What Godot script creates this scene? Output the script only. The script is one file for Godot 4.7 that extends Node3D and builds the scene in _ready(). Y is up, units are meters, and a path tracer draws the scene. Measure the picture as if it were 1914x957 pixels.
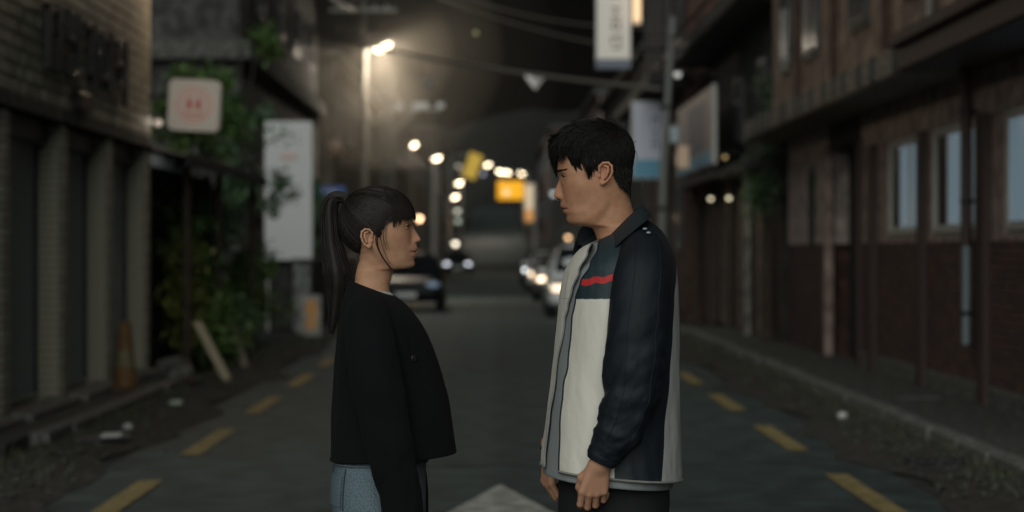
extends Node3D
# A narrow night street with two people face to face. z is given below as metres in front of the camera (world -Z).

class MB:
	var v := PackedVector3Array()
	var uv := PackedVector2Array()
	var c := PackedColorArray()
	var ix := PackedInt32Array()
	var col := Color(1, 1, 1)
	var o := Vector3.ZERO

	func p(pt: Vector3, t := Vector2.ZERO) -> int:
		v.append(pt - o)
		uv.append(t)
		c.append(col)
		return v.size() - 1

	func tri(a: int, b: int, d: int) -> void:
		ix.append(a)
		ix.append(b)
		ix.append(d)

	func quad(a: int, b: int, d: int, e: int) -> void:
		tri(a, b, d)
		tri(a, d, e)

	# turns the triangles from index k on so that they face away from their middle
	func orient(k: int, about = null) -> void:
		var mid := Vector3.ZERO
		if about != null:
			mid = about - o
		else:
			for i in range(k, ix.size()):
				mid += v[ix[i]]
			mid /= maxf(1, ix.size() - k)
		var s := 0.0
		for i in range(k, ix.size(), 3):
			var a := v[ix[i]]
			s += (v[ix[i + 2]] - a).cross(v[ix[i + 1]] - a).dot(a - mid)
		if s < 0:
			for i in range(k, ix.size(), 3):
				var t := ix[i + 1]
				ix[i + 1] = ix[i + 2]
				ix[i + 2] = t

	func face(pts: Array, mid: Vector3) -> void:
		var k := ix.size()
		var f := p(pts[0], Vector2(0, 0))
		p(pts[1], Vector2(1, 0))
		p(pts[2], Vector2(1, 1))
		if pts.size() > 3:
			p(pts[3], Vector2(0, 1))
		var n: Vector3 = (pts[2] - pts[0]).cross(pts[1] - pts[0])
		var out: bool = n.dot((pts[0] + pts[1] + pts[2]) / 3.0 - mid) > 0
		for i in range(1, pts.size() - 1):
			if out:
				tri(f, f + i, f + i + 1)
			else:
				tri(f, f + i + 1, f + i)

	# a box with chamfered edges
	func bx(m: Vector3, s: Vector3, b := 0.0, w := Basis.IDENTITY) -> void:
		var h := s / 2
		if b <= 0.0:
			for a in 3:
				for g in [-1.0, 1.0]:
					var q := []
					for e in [[-1, -1], [1, -1], [1, 1], [-1, 1]]:
						var d := Vector3.ZERO
						d[a] = g * h[a]
						d[(a + 1) % 3] = e[0] * h[(a + 1) % 3]
						d[(a + 2) % 3] = e[1] * h[(a + 2) % 3]
						q.append(m + w * d)
					face(q, m)
			return
		b = minf(b, minf(h.x, minf(h.y, h.z)) * 0.9)
		for a in 3:
			var a1 := (a + 1) % 3
			var a2 := (a + 2) % 3
			for g in [-1.0, 1.0]:
				var q := []
				for e in [[-1, -1], [1, -1], [1, 1], [-1, 1]]:
					var d := Vector3.ZERO
					d[a] = g * h[a]
					d[a1] = e[0] * (h[a1] - b)
					d[a2] = e[1] * (h[a2] - b)
					q.append(m + w * d)
				face(q, m)
				for g2 in [-1.0, 1.0]:
					var q2 := []
					for e in [[0, -1], [0, 1], [1, 1], [1, -1]]:
						var d := Vector3.ZERO
						d[a] = g * (h[a] - (b if e[0] else 0.0))
						d[a1] = g2 * (h[a1] - (0.0 if e[0] else b))
						d[a2] = e[1] * (h[a2] - b)
						q2.append(m + w * d)
					face(q2, m)
		for i in 8:
			var g := Vector3(1 if i & 1 else -1, 1 if i & 2 else -1, 1 if i & 4 else -1)
			var q := []
			for a in 3:
				var d := h - Vector3(b, b, b)
				d[a] = h[a]
				q.append(m + w * (d * g))
			face(q, m)

	# from corner to corner
	func bb(lo: Vector3, hi: Vector3, b := 0.0) -> void:
		bx((lo + hi) / 2, (hi - lo).abs(), b)

	func bar(a: Vector3, b: Vector3, w: float, t: float, bev := 0.0) -> void:
		var y := (b - a).normalized()
		var x := y.cross(Vector3.UP if absf(y.y) < 0.95 else Vector3.RIGHT).normalized()
		bx((a + b) / 2, Vector3(w, a.distance_to(b), t), bev, Basis(x, y, x.cross(y)))

	func loft(rows: Array, closed := true, cap0 := true, cap1 := true, about = null) -> void:
		var k := ix.size()
		var n: int = rows[0].size()
		var st := []
		for r in rows.size():
			st.append(v.size())
			for i in n:
				p(rows[r][i], Vector2(float(i) / (n if closed else n - 1), float(r) / (rows.size() - 1)))
			if closed:
				p(rows[r][0], Vector2(1, float(r) / (rows.size() - 1)))
		var m: int = n if closed else n - 1
		for r in rows.size() - 1:
			for i in m:
				quad(st[r] + i, st[r] + i + 1, st[r + 1] + i + 1, st[r + 1] + i)
		for e in [[cap0, 0], [cap1, rows.size() - 1]]:
			if e[0]:
				var mid := Vector3.ZERO
				for q in rows[e[1]]:
					mid += q
				var f := p(mid / n, Vector2(0.5, float(e[1]) / maxf(1, rows.size() - 1)))
				for i in m:
					if e[1] == 0:
						tri(st[e[1]] + i + 1, st[e[1]] + i, f)
					else:
						tri(st[e[1]] + i, st[e[1]] + i + 1, f)
		orient(k, about)

	func tube(path: Array, radii: Array, sides := 8, flat := 1.0) -> void:
		var rows := []
		var x := Vector3.ZERO
		for i in path.size():
			var d: Vector3 = (path[mini(i + 1, path.size() - 1)] - path[maxi(i - 1, 0)]).normalized()
			if i == 0:
				x = d.cross(Vector3.UP if absf(d.y) < 0.9 else Vector3.RIGHT).normalized()
			x = (x - d * d.dot(x)).normalized()
			var y := d.cross(x)
			var ring := PackedVector3Array()
			for s in sides:
				var a := TAU * s / sides
				ring.append(path[i] + (x * cos(a) + y * sin(a) * flat) * radii[mini(i, radii.size() - 1)])
			rows.append(ring)
		loft(rows)

	func ball(m: Vector3, r: Vector3, n := 12, w := Basis.IDENTITY) -> void:
		var rows := []
		for i in n + 1:
			var t := PI * clampf(float(i) / n, 0.003, 0.997)
			var ring := PackedVector3Array()
			for s in n * 2:
				var a := PI * s / n
				ring.append(m + w * (Vector3(sin(t) * cos(a), cos(t), sin(t) * sin(a)) * r))
			rows.append(ring)
		loft(rows)

	# a lathe round the y axis: profile of (radius, height)
	func lathe(m: Vector3, prof: Array, n := 16, w := Basis.IDENTITY) -> void:
		var rows := []
		for q in prof:
			var ring := PackedVector3Array()
			for s in n:
				var a := TAU * s / n
				ring.append(m + w * Vector3(cos(a) * q.x, q.y, sin(a) * q.x))
			rows.append(ring)
		loft(rows)

	# an outline in the xy plane of w, as thick as t along its z
	func slab(m: Vector3, pts: Array, t: float, w := Basis.IDENTITY) -> void:
		var flat := PackedVector2Array(pts)
		var tris := Geometry2D.triangulate_polygon(flat)
		for g in [-1.0, 1.0]:
			var f := v.size()
			for q in pts:
				p(m + w * Vector3(q.x, q.y, g * t / 2), q)
			for i in range(0, tris.size(), 3):
				var a: Vector3 = v[f + tris[i]]
				var n: Vector3 = (v[f + tris[i + 2]] - a).cross(v[f + tris[i + 1]] - a)
				if n.dot(w.z) * g > 0:
					tri(f + tris[i], f + tris[i + 1], f + tris[i + 2])
				else:
					tri(f + tris[i], f + tris[i + 2], f + tris[i + 1])
		var inside := not Geometry2D.is_polygon_clockwise(flat)
		for i in pts.size():
			var a: Vector2 = pts[i]
			var b: Vector2 = pts[(i + 1) % pts.size()]
			var nn := Vector2(b.y - a.y, a.x - b.x) * (1.0 if inside else -1.0)
			var mid := m + w * Vector3((a.x + b.x) / 2 - nn.x, (a.y + b.y) / 2 - nn.y, 0)
			face([m + w * Vector3(a.x, a.y, -t / 2), m + w * Vector3(b.x, b.y, -t / 2), m + w * Vector3(b.x, b.y, t / 2), m + w * Vector3(a.x, a.y, t / 2)], mid)

	func mesh() -> ArrayMesh:
		var n := PackedVector3Array()
		n.resize(v.size())
		for i in range(0, ix.size(), 3):
			var a := v[ix[i]]
			var f := (v[ix[i + 2]] - a).cross(v[ix[i + 1]] - a)
			n[ix[i]] += f
			n[ix[i + 1]] += f
			n[ix[i + 2]] += f
		for i in n.size():
			n[i] = n[i].normalized() if n[i].length_squared() > 1e-20 else Vector3.UP
		var a := []
		a.resize(Mesh.ARRAY_MAX)
		a[Mesh.ARRAY_VERTEX] = v
		a[Mesh.ARRAY_NORMAL] = n
		a[Mesh.ARRAY_TEX_UV] = uv
		a[Mesh.ARRAY_COLOR] = c
		a[Mesh.ARRAY_INDEX] = ix
		var m := ArrayMesh.new()
		m.add_surface_from_arrays(Mesh.PRIMITIVE_TRIANGLES, a)
		return m


var rng := RandomNumberGenerator.new()
var M := {}
var T := {}
var used := {}

const EYE := 1.46


# a point of the street: metres right of the lane's middle, up, and ahead
func V(x: float, y: float, z: float) -> Vector3:
	return Vector3(x, y, -z)


func rnd(a: float, b: float) -> float:
	return rng.randf_range(a, b)


func numbered(called: String, at: Node) -> String:
	var key := str(at.get_instance_id()) + called
	var n: int = used.get(key, 0)
	used[key] = n + 1
	return called if n == 0 else "%s_%03d" % [called, n]


func part(at: Node, called: String, b: MB, m: Material) -> MeshInstance3D:
	var o := MeshInstance3D.new()
	o.name = numbered(called, at)
	o.mesh = b.mesh()
	o.material_override = m
	at.add_child(o, true)
	return o


func piece(at: Node, called: String, mesh: Mesh, m: Material, where: Vector3, w := Basis.IDENTITY) -> MeshInstance3D:
	var o := MeshInstance3D.new()
	o.name = numbered(called, at)
	o.mesh = mesh
	o.material_override = m
	o.transform = Transform3D(w, where)
	at.add_child(o, true)
	return o


func tag(o: Node, label: String, category: String, group := "") -> Node:
	o.set_meta("label", label)
	o.set_meta("category", category)
	if group:
		o.set_meta("group", group)
	return o


func thing(called: String, label: String, category: String, at: Vector3, group := "") -> Node3D:
	var o := Node3D.new()
	o.name = numbered(called, self)
	o.position = at
	add_child(o, true)
	tag(o, label, category, group)
	return o


# a builder whose points are given in the world, for a part of a thing
func nb(t: Node3D) -> MB:
	var b := MB.new()
	var q: Node = t
	while q is Node3D and q != self:
		b.o += q.position
		q = q.get_parent()
	return b


func stuff(o: Node) -> Node:
	o.set_meta("kind", "stuff")
	return o


func struct(called: String, b: MB, m: Material) -> MeshInstance3D:
	var o := part(self, called, b, m)
	o.set_meta("kind", "structure")
	return o


func solo(called: String, b: MB, m: Material, label: String, category: String, group := "") -> MeshInstance3D:
	var o := part(self, called, b, m)
	tag(o, label, category, group)
	return o


func noise(seed_: int, freq: float, lo: float, hi: float, octaves := 4, size := 512, normal := false, warp := 0.0) -> NoiseTexture2D:
	var f := FastNoiseLite.new()
	f.seed = seed_
	f.noise_type = FastNoiseLite.TYPE_SIMPLEX_SMOOTH
	f.frequency = freq
	f.fractal_octaves = octaves
	if warp > 0:
		f.domain_warp_enabled = true
		f.domain_warp_amplitude = warp
		f.domain_warp_frequency = freq
	var t := NoiseTexture2D.new()
	t.width = size
	t.height = size
	t.seamless = true
	t.noise = f
	if normal:
		t.as_normal_map = true
		t.bump_strength = 6.0
	else:
		var g := Gradient.new()
		g.set_color(0, Color(lo, lo, lo))
		g.set_color(1, Color(hi, hi, hi))
		t.color_ramp = g
	return t


# a plain rough material; c holds linear base colours
func mat(c: Color, rough := 0.8, tex: Texture2D = null, scale := 1.0, bump: Texture2D = null, bump_cm := 0.3) -> StandardMaterial3D:
	var m := StandardMaterial3D.new()
	m.albedo_color = c.linear_to_srgb()
	m.roughness = rough
	m.uv1_triplanar = true
	m.uv1_world_triplanar = true
	m.uv1_scale = Vector3(scale, scale, scale)
	if tex:
		m.albedo_texture = tex
	if bump:
		m.heightmap_enabled = true
		m.heightmap_texture = bump
		m.heightmap_scale = bump_cm
	return m


func glow(c: Color, energy: float) -> StandardMaterial3D:
	var m := StandardMaterial3D.new()
	m.albedo_color = Color(0.9, 0.88, 0.8) if energy > 1.5 else Color(c.r * 0.5, c.g * 0.5, c.b * 0.5).linear_to_srgb()
	m.roughness = 0.4
	m.emission_enabled = true
	m.emission = c.linear_to_srgb()
	m.emission_energy_multiplier = energy
	return m


func metal(c: Color, rough := 0.4, met := 0.8) -> StandardMaterial3D:
	var m := mat(c, rough)
	m.metallic = met
	return m


# smooth interpolation without overshoot through rows [t, a, b, ...]
func pchip(tab: Array, t: float, k: int) -> float:
	var n := tab.size()
	if t <= tab[0][0]:
		return tab[0][k]
	if t >= tab[n - 1][0]:
		return tab[n - 1][k]
	var i := 0
	while t > tab[i + 1][0]:
		i += 1
	var h: float = tab[i + 1][0] - tab[i][0]
	var d: float = (tab[i + 1][k] - tab[i][k]) / h
	var m0 := d
	var m1 := d
	if i > 0:
		var dp: float = (tab[i][k] - tab[i - 1][k]) / (tab[i][0] - tab[i - 1][0])
		m0 = 0.0 if dp * d <= 0 else 2.0 * dp * d / (dp + d)
	if i < n - 2:
		var dn: float = (tab[i + 2][k] - tab[i + 1][k]) / (tab[i + 2][0] - tab[i + 1][0])
		m1 = 0.0 if dn * d <= 0 else 2.0 * dn * d / (dn + d)
	var s = (t - tab[i][0]) / h
	var s2 = s * s
	var s3 = s2 * s
	return tab[i][k] * (2 * s3 - 3 * s2 + 1) + m0 * h * (s3 - 2 * s2 + s) + tab[i + 1][k] * (3 * s2 - 2 * s3) + m1 * h * (s3 - s2)


# a smooth curve through points, n steps between each two
func curve(pts: Array, n := 6) -> Array:
	var out := []
	for i in pts.size() - 1:
		var a = pts[maxi(i - 1, 0)]
		var b = pts[i]
		var c = pts[i + 1]
		var d = pts[mini(i + 2, pts.size() - 1)]
		for k in n:
			var t := float(k) / n
			out.append(b.cubic_interpolate(c, a, d, t))
	out.append(pts[pts.size() - 1])
	return out


func run(vals: Array, n := 6) -> Array:
	var out := []
	for i in vals.size() - 1:
		for k in n:
			out.append(lerpf(vals[i], vals[i + 1], smoothstep(0.0, 1.0, float(k) / n) * 0.5 + 0.5 * float(k) / n))
	out.append(vals[vals.size() - 1])
	return out


# A field of tapered capsules [a, b, ra, rb, blend], joined by a smooth minimum and meshed as surface nets
func nets(b: MB, caps: Array, cell: float) -> void:
	var lo := Vector3(1e9, 1e9, 1e9)
	var hi := -lo
	for q in caps:
		var r: float = maxf(q[2], q[3]) + 2.5 * cell
		for e in [q[0], q[1]]:
			lo = lo.min(e - Vector3(r, r, r))
			hi = hi.max(e + Vector3(r, r, r))
	var nx := int((hi.x - lo.x) / cell) + 2
	var ny := int((hi.y - lo.y) / cell) + 2
	var nz := int((hi.z - lo.z) / cell) + 2
	var f := PackedFloat32Array()
	f.resize(nx * ny * nz)
	f.fill(1.0)
	for q in caps:
		var a: Vector3 = q[0]
		var ab: Vector3 = q[1] - a
		var l2 := maxf(ab.length_squared(), 1e-9)
		var ra: float = q[2]
		var rb: float = q[3]
		var k: float = q[4]
		var r := maxf(ra, rb) + k + 2.0 * cell
		var l := ((a.min(q[1]) - Vector3(r, r, r) - lo) / cell).floor()
		var h := ((a.max(q[1]) + Vector3(r, r, r) - lo) / cell).ceil()
		for z in range(maxi(0, int(l.z)), mini(nz, int(h.z) + 1)):
			for y in range(maxi(0, int(l.y)), mini(ny, int(h.y) + 1)):
				var at := (z * ny + y) * nx
				for x in range(maxi(0, int(l.x)), mini(nx, int(h.x) + 1)):
					var pt := lo + Vector3(x, y, z) * cell - a
					var t := clampf(pt.dot(ab) / l2, 0, 1)
					var d := (pt - ab * t).length() - lerpf(ra, rb, t)
					var e := f[at + x]
					var g := maxf(k - absf(d - e), 0.0) / k
					f[at + x] = minf(d, e) - g * g * k * 0.25
	var id := {}
	var k0 := b.ix.size()
	var off := [0, 1, nx, nx + 1, nx * ny, nx * ny + 1, nx * ny + nx, nx * ny + nx + 1]
	var corner := [Vector3(0, 0, 0), Vector3(1, 0, 0), Vector3(0, 1, 0), Vector3(1, 1, 0), Vector3(0, 0, 1), Vector3(1, 0, 1), Vector3(0, 1, 1), Vector3(1, 1, 1)]
	var edges := [[0, 1], [2, 3], [4, 5], [6, 7], [0, 2], [1, 3], [4, 6], [5, 7], [0, 4], [1, 5], [2, 6], [3, 7]]
	for z in nz - 1:
		for y in ny - 1:
			var at := (z * ny + y) * nx
			for x in nx - 1:
				var neg := 0
				for e in off:
					if f[at + x + e] < 0:
						neg += 1
				if neg == 0 or neg == 8:
					continue
				var s := Vector3.ZERO
				var n := 0
				for e in edges:
					var fa := f[at + x + off[e[0]]]
					var fb := f[at + x + off[e[1]]]
					if (fa < 0) != (fb < 0):
						s += corner[e[0]].lerp(corner[e[1]], fa / (fa - fb))
						n += 1
				id[at + x] = b.p(lo + (Vector3(x, y, z) + s / n) * cell + b.o)
	for key in id:
		for ax in [[1, nx, nx * ny], [nx, nx * ny, 1], [nx * ny, 1, nx]]:
			var fa: float = f[key]
			var fb: float = f[key + ax[0]]
			if (fa < 0) != (fb < 0) and id.has(key - ax[1]) and id.has(key - ax[2]) and id.has(key - ax[1] - ax[2]):
				if fa < 0:
					b.quad(id[key], id[key - ax[2]], id[key - ax[1] - ax[2]], id[key - ax[1]])
				else:
					b.quad(id[key], id[key - ax[1]], id[key - ax[1] - ax[2]], id[key - ax[2]])
	b.orient(k0)


func _ready() -> void:
	rng.seed = 7
	var cam := Camera3D.new()
	cam.name = "camera"
	cam.position = Vector3(0, EYE, 0)
	cam.rotation = Vector3(-0.0025, -0.00786, 0)
	cam.near = 0.1
	cam.far = 2000
	var lens := CameraAttributesPhysical.new()
	lens.frustum_focal_length = 105.3
	lens.frustum_focus_distance = 5.87
	lens.exposure_aperture = 3.85
	lens.frustum_near = 0.1
	lens.frustum_far = 2000
	cam.attributes = lens
	add_child(cam)
	print("fov ", cam.fov)

	var we := WorldEnvironment.new()
	we.name = "night_air"
	var env := Environment.new()
	env.background_mode = Environment.BG_SKY
	var sm := ProceduralSkyMaterial.new()
	sm.sky_top_color = Color(0.022, 0.02, 0.018)
	sm.sky_horizon_color = Color(0.045, 0.044, 0.042)
	sm.ground_horizon_color = Color(0.08, 0.075, 0.07)
	sm.ground_bottom_color = Color(0.05, 0.05, 0.05)
	sm.sky_curve = 0.12
	env.sky = Sky.new()
	env.sky.sky_material = sm
	env.tonemap_mode = Environment.TONE_MAPPER_LINEAR
	env.tonemap_exposure = 1.0
	env.sdfgi_enabled = true
	env.ssao_enabled = true
	env.ssil_enabled = true
	env.volumetric_fog_enabled = true
	env.volumetric_fog_density = 0.0
	we.environment = env
	add_child(we)

	var sun := DirectionalLight3D.new()
	sun.name = "night_light"
	sun.light_color = Color(0.97, 1.0, 0.975)
	sun.light_energy = 0.6
	sun.light_angular_distance = 60
	sun.shadow_enabled = true
	sun.sky_mode = DirectionalLight3D.SKY_MODE_LIGHT_ONLY
	add_child(sun)
	sun.look_at_from_position(Vector3(-0.17, 0.47, 0.8), Vector3.ZERO)

	materials()
	ground()
	left_shop()
	right_house()
	background_buildings()
	lamps()
	woman()
	man()
	plants()
	signs()
	cars()
	small_things()
	cables()


func materials() -> void:
	T.grain = noise(1, 0.09, 0.72, 1.0, 3)
	T.blotch = noise(2, 0.012, 0.55, 1.0, 5)
	T.stain = noise(3, 0.02, 0.35, 1.0, 5, 512, false, 20.0)
	T.bump = noise(4, 0.05, 0.0, 1.0, 5)
	T.weave = noise(5, 0.3, 0.8, 1.0, 2, 256)
	T.fine = noise(6, 0.25, 0.3, 1.0, 3)
	M.asphalt = mat(Color(0.063, 0.09, 0.091), 0.7, T.blotch, 0.35, T.fine, 0.35)
	M.dirt = mat(Color(0.075, 0.062, 0.046), 0.95, T.stain, 0.6, T.bump, 3.0)
	M.earth = mat(Color(0.045, 0.04, 0.032), 0.95, T.stain, 0.4, T.bump, 2.0)
	M.yellow = mat(Color(0.45, 0.33, 0.13), 0.75, T.blotch, 1.1, T.fine, 0.2)
	M.white_line = mat(Color(0.62, 0.59, 0.54), 0.75, T.blotch, 0.9, T.fine, 0.2)
	M.concrete = mat(Color(0.17, 0.165, 0.15), 0.9, T.stain, 0.7, T.bump, 0.6)
	M.kerb = mat(Color(0.26, 0.25, 0.23), 0.85, T.stain, 1.3, T.bump, 0.6)
	M.pavement = mat(Color(0.1, 0.095, 0.083), 0.92, T.stain, 0.8, T.bump, 1.0)
	M.tile_a = mat(Color(0.5, 0.47, 0.37), 0.6, T.grain, 3.0)
	M.tile_b = mat(Color(0.42, 0.39, 0.305), 0.65, T.grain, 3.0)
	M.tile_c = mat(Color(0.56, 0.525, 0.42), 0.6, T.grain, 3.0)
	M.mortar = mat(Color(0.09, 0.084, 0.072), 0.95, T.grain, 2.0)
	M.shutter = mat(Color(0.27, 0.31, 0.32), 0.5)
	M.dark_metal = metal(Color(0.02, 0.02, 0.022), 0.5, 0.5)
	M.steel = metal(Color(0.3, 0.29, 0.27), 0.45, 0.6)
	M.brick_a = mat(Color(0.095, 0.046, 0.04), 0.8, T.grain, 3.0)
	M.brick_b = mat(Color(0.065, 0.032, 0.027), 0.85, T.grain, 3.0)
	M.brick_c = mat(Color(0.105, 0.05, 0.038), 0.8, T.grain, 3.0)
	M.plaster = mat(Color(0.42, 0.3, 0.265), 0.9, T.blotch, 0.5, T.bump, 0.5)
	M.pale_plaster = mat(Color(0.62, 0.485, 0.435), 0.9, T.blotch, 0.5, T.bump, 0.5)
	M.ochre = mat(Color(0.47, 0.33, 0.25), 0.9, T.blotch, 0.35, T.bump, 0.6)
	M.red_wall = mat(Color(0.12, 0.055, 0.04), 0.9, T.stain, 0.4, T.bump, 0.5)
	M.slab = mat(Color(0.48, 0.4, 0.32), 0.9, T.stain, 0.9, T.bump, 1.0)
	M.tin = metal(Color(0.05, 0.03, 0.025), 0.6, 0.3)
	M.frame = mat(Color(0.55, 0.52, 0.47), 0.5, T.grain, 2.0)
	M.dark_frame = mat(Color(0.035, 0.035, 0.035), 0.5)
	M.frosted = mat(Color(0.5, 0.56, 0.58), 0.25, T.grain, 0.6)
	M.frosted.emission_enabled = true  # faint glow added so the panes look brighter
	M.frosted.emission = Color(0.75, 0.9, 1.0)
	M.frosted.emission_energy_multiplier = 0.13
	M.frosted_dim = M.frosted.duplicate()
	M.frosted_dim.emission_energy_multiplier = 0.07
	M.dark_glass = mat(Color(0.012, 0.014, 0.016), 0.08)
	M.curtain = mat(Color(0.5, 0.52, 0.52), 0.9)
	M.grey_wall = mat(Color(0.1, 0.097, 0.09), 0.9, T.stain, 0.25, T.bump, 0.6)
	M.dark_wall = mat(Color(0.045, 0.042, 0.036), 0.9, T.stain, 0.3)
	M.wood = mat(Color(0.09, 0.06, 0.042), 0.85, T.stain, 1.0)
	M.pale_wood = mat(Color(0.4, 0.35, 0.25), 0.8, T.grain, 2.0)
	M.roof = mat(Color(0.03, 0.03, 0.032), 0.7, T.stain, 0.6)
	M.pole = mat(Color(0.3, 0.28, 0.25), 0.85, T.stain, 0.8)
	M.cable = mat(Color(0.03, 0.028, 0.027), 0.6)
	M.grey_cable = mat(Color(0.16, 0.14, 0.12), 0.6)
	M.white_paint = mat(Color(0.62, 0.6, 0.58), 0.55, T.grain, 1.0)
	M.leaf_a = leafy(Color(0.085, 0.155, 0.04))
	M.leaf_b = leafy(Color(0.15, 0.165, 0.04))
	M.leaf_c = leafy(Color(0.065, 0.12, 0.06))
	M.weed = leafy(Color(0.07, 0.085, 0.03))
	M.bark = mat(Color(0.06, 0.045, 0.033), 0.9, T.stain, 2.0)
	M.rubber = mat(Color(0.012, 0.012, 0.012), 0.8)
	M.chrome = metal(Color(0.6, 0.6, 0.6), 0.2, 1.0)


func leafy(c: Color) -> StandardMaterial3D:
	var m := StandardMaterial3D.new()
	m.albedo_color = c.linear_to_srgb()
	m.roughness = 0.55
	m.vertex_color_use_as_albedo = true
	m.backlight_enabled = true
	m.backlight = Color(0.3, 0.35, 0.1)
	m.cull_mode = BaseMaterial3D.CULL_DISABLED
	return m


# the road is level as far as 150 m and climbs from there
func lie(z: float) -> float:
	return 0.0 if z < 140 else 0.045 * (z - 140) * smoothstep(140.0, 175.0, z)


func strip(b: MB, x0: float, x1: float, y: float, z0: float, z1: float, step: float) -> void:
	var n := maxi(1, int((z1 - z0) / step))
	var k := b.ix.size()
	for i in n + 1:
		var z := lerpf(z0, z1, float(i) / n)
		b.p(V(x0, lie(z) + y, z))
		b.p(V(x1, lie(z) + y, z))
	var f := b.v.size() - 2 * n - 2
	for i in n:
		b.quad(f + 2 * i, f + 2 * i + 1, f + 2 * i + 3, f + 2 * i + 2)
	b.orient(k, Vector3(0, -1000, 0))


func ground() -> void:
	var b := MB.new()
	var zs := [-60.0, -20.0, 0.0, 30.0, 60.0, 100.0, 140.0, 150.0, 160.0, 175.0, 200.0, 240.0, 280.0, 340.0, 420.0, 700.0]
	var xs := [-500.0, -120.0, -40.0, -10.0, 10.0, 40.0, 120.0, 500.0]
	for z in zs:
		for x in xs:
			b.p(V(x, lie(minf(z, 280)) - 0.012, z))
	for i in zs.size() - 1:
		for j in xs.size() - 1:
			var a := i * xs.size() + j
			b.quad(a, a + 1, a + 1 + xs.size(), a + xs.size())
	b.orient(0, Vector3(0, -1000, 0))
	struct("ground", b, M.earth)
	b = MB.new()
	strip(b, -2.6, 2.6, 0.0, -30, 300, 4)
	struct("road", b, M.asphalt)
	# worn, dusty verges with an uneven inner edge
	for s in [-1.0, 1.0]:
		b = MB.new()
		var n := 220
		for i in n + 1:
			var z := 6.0 + i * 0.4
			var w := 2.56 + 0.12 * sin(i * 0.37 + s) + 0.1 * sin(i * 0.91 + 2 * s) + rnd(-0.05, 0.05)
			b.p(V(s * w, 0.005, z))
			b.p(V(s * (w + 0.25), 0.012 + rnd(0, 0.012), z))
			b.p(V(s * 3.36, 0.02 + rnd(0, 0.02), z))
		for i in n:
			for j in 2:
				b.quad(3 * i + j, 3 * i + j + 1, 3 * i + j + 4, 3 * i + j + 3)
		b.orient(0, Vector3(0, -1000, 0))
		struct("verge", b, M.dirt)
	# repaired patches of newer asphalt
	var patch := mat(Color(0.054, 0.078, 0.08), 0.66, T.blotch, 0.5, T.fine, 0.3)
	for q in [[-0.9, 1.1, 15.2, 19.0], [-2.0, 0.4, 27.0, 33.0], [0.2, 2.0, 36.0, 44.0]]:
		b = MB.new()
		strip(b, q[0], q[1], 0.004, q[2], q[3], 4)
		struct("road_patch", b, patch)
	# yellow dashes on both edges of the lane, and the arrow
	for s in [[-2.165, 14.2], [2.215, 14.55]]:
		for i in 18:
			var far: float = s[1] + 4.05 * i
			b = MB.new()
			strip(b, s[0] - 0.075, s[0] + 0.075, 0.009, far - 2.3, far, 4)
			struct("yellow_road_dash", b, M.yellow)
	b = MB.new()
	var k := 0
	for q in [[0.035, 13.95], [-0.36, 11.9], [-0.1, 11.9], [-0.1, 9.4], [0.17, 9.4], [0.17, 11.9], [0.43, 11.9]]:
		b.p(V(q[0], 0.009, q[1]))
	b.tri(0, 1, 6)
	b.quad(2, 3, 4, 5)
	b.orient(0, Vector3(0, -1000, 0))
	struct("white_road_arrow", b, M.white_line)
	# kerb stones and raised pavements
	for s in [-1.0, 1.0]:
		var kerb := Node3D.new()
		kerb.name = "kerb" if s < 0 else "kerb_001"
		kerb.set_meta("kind", "structure")
		add_child(kerb, true)
		var z: float = 16.6 if s < 0 else 9.0
		while z < (23.8 if s < 0 else 40.0):
			b = MB.new()
			b.bx(V(s * 3.36 + rnd(-0.012, 0.012), 0.05 + rnd(-0.008, 0.008), z + 0.49), Vector3(0.15, 0.13, 0.975), 0.012, Basis(Vector3.UP, rnd(-0.012, 0.012)))
			part(kerb, "kerb_stone", b, M.kerb)
			z += 1.0
		b = MB.new()
		if s < 0:
			b.bb(V(-3.44, -0.05, 15.8), V(-5.0, 0.095, 25.2))
		else:
			b.bb(V(3.44, -0.05, 6.0), V(5.0, 0.095, 40.0))
		struct("pavement", b, M.pavement)


# pieces laid on a wall: the 300 nearest in view as parts, the others joined into one part
func lay(at: Node3D, called: String, list: Array, size: Vector3, mats: Array, from_z: float) -> void:
	list.sort_custom(func(a, b): return (a[0].z if a[0].z < -from_z else -900.0) > (b[0].z if b[0].z < -from_z else -900.0))
	var meshes := []
	for i in 3:
		var q := MB.new()
		q.bx(Vector3.ZERO, size * Vector3(1, 1, 1.0 - 0.02 * i), minf(0.006, size.y * 0.15))
		meshes.append(q.mesh())
	var rest := []
	for m in mats:
		rest.append(nb(at))
	for i in list.size():
		var q = list[i]
		var w := Basis.from_scale(Vector3(1, 1, q[1])) if q[1] is float else Basis.IDENTITY
		if i < 300:
			var pos: Vector3 = q[0]
			piece(at, called, meshes[i % 3], mats[(i * 7 + i / 5) % mats.size()], pos - nb(at).o, w)
		else:
			rest[(i * 7 + i / 5) % mats.size()].bx(q[0], size * Vector3(1, 1, q[1]))
	for i in mats.size():
		if rest[i].v.size():
			stuff(part(at, called + "_field", rest[i], mats[i]))


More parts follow.
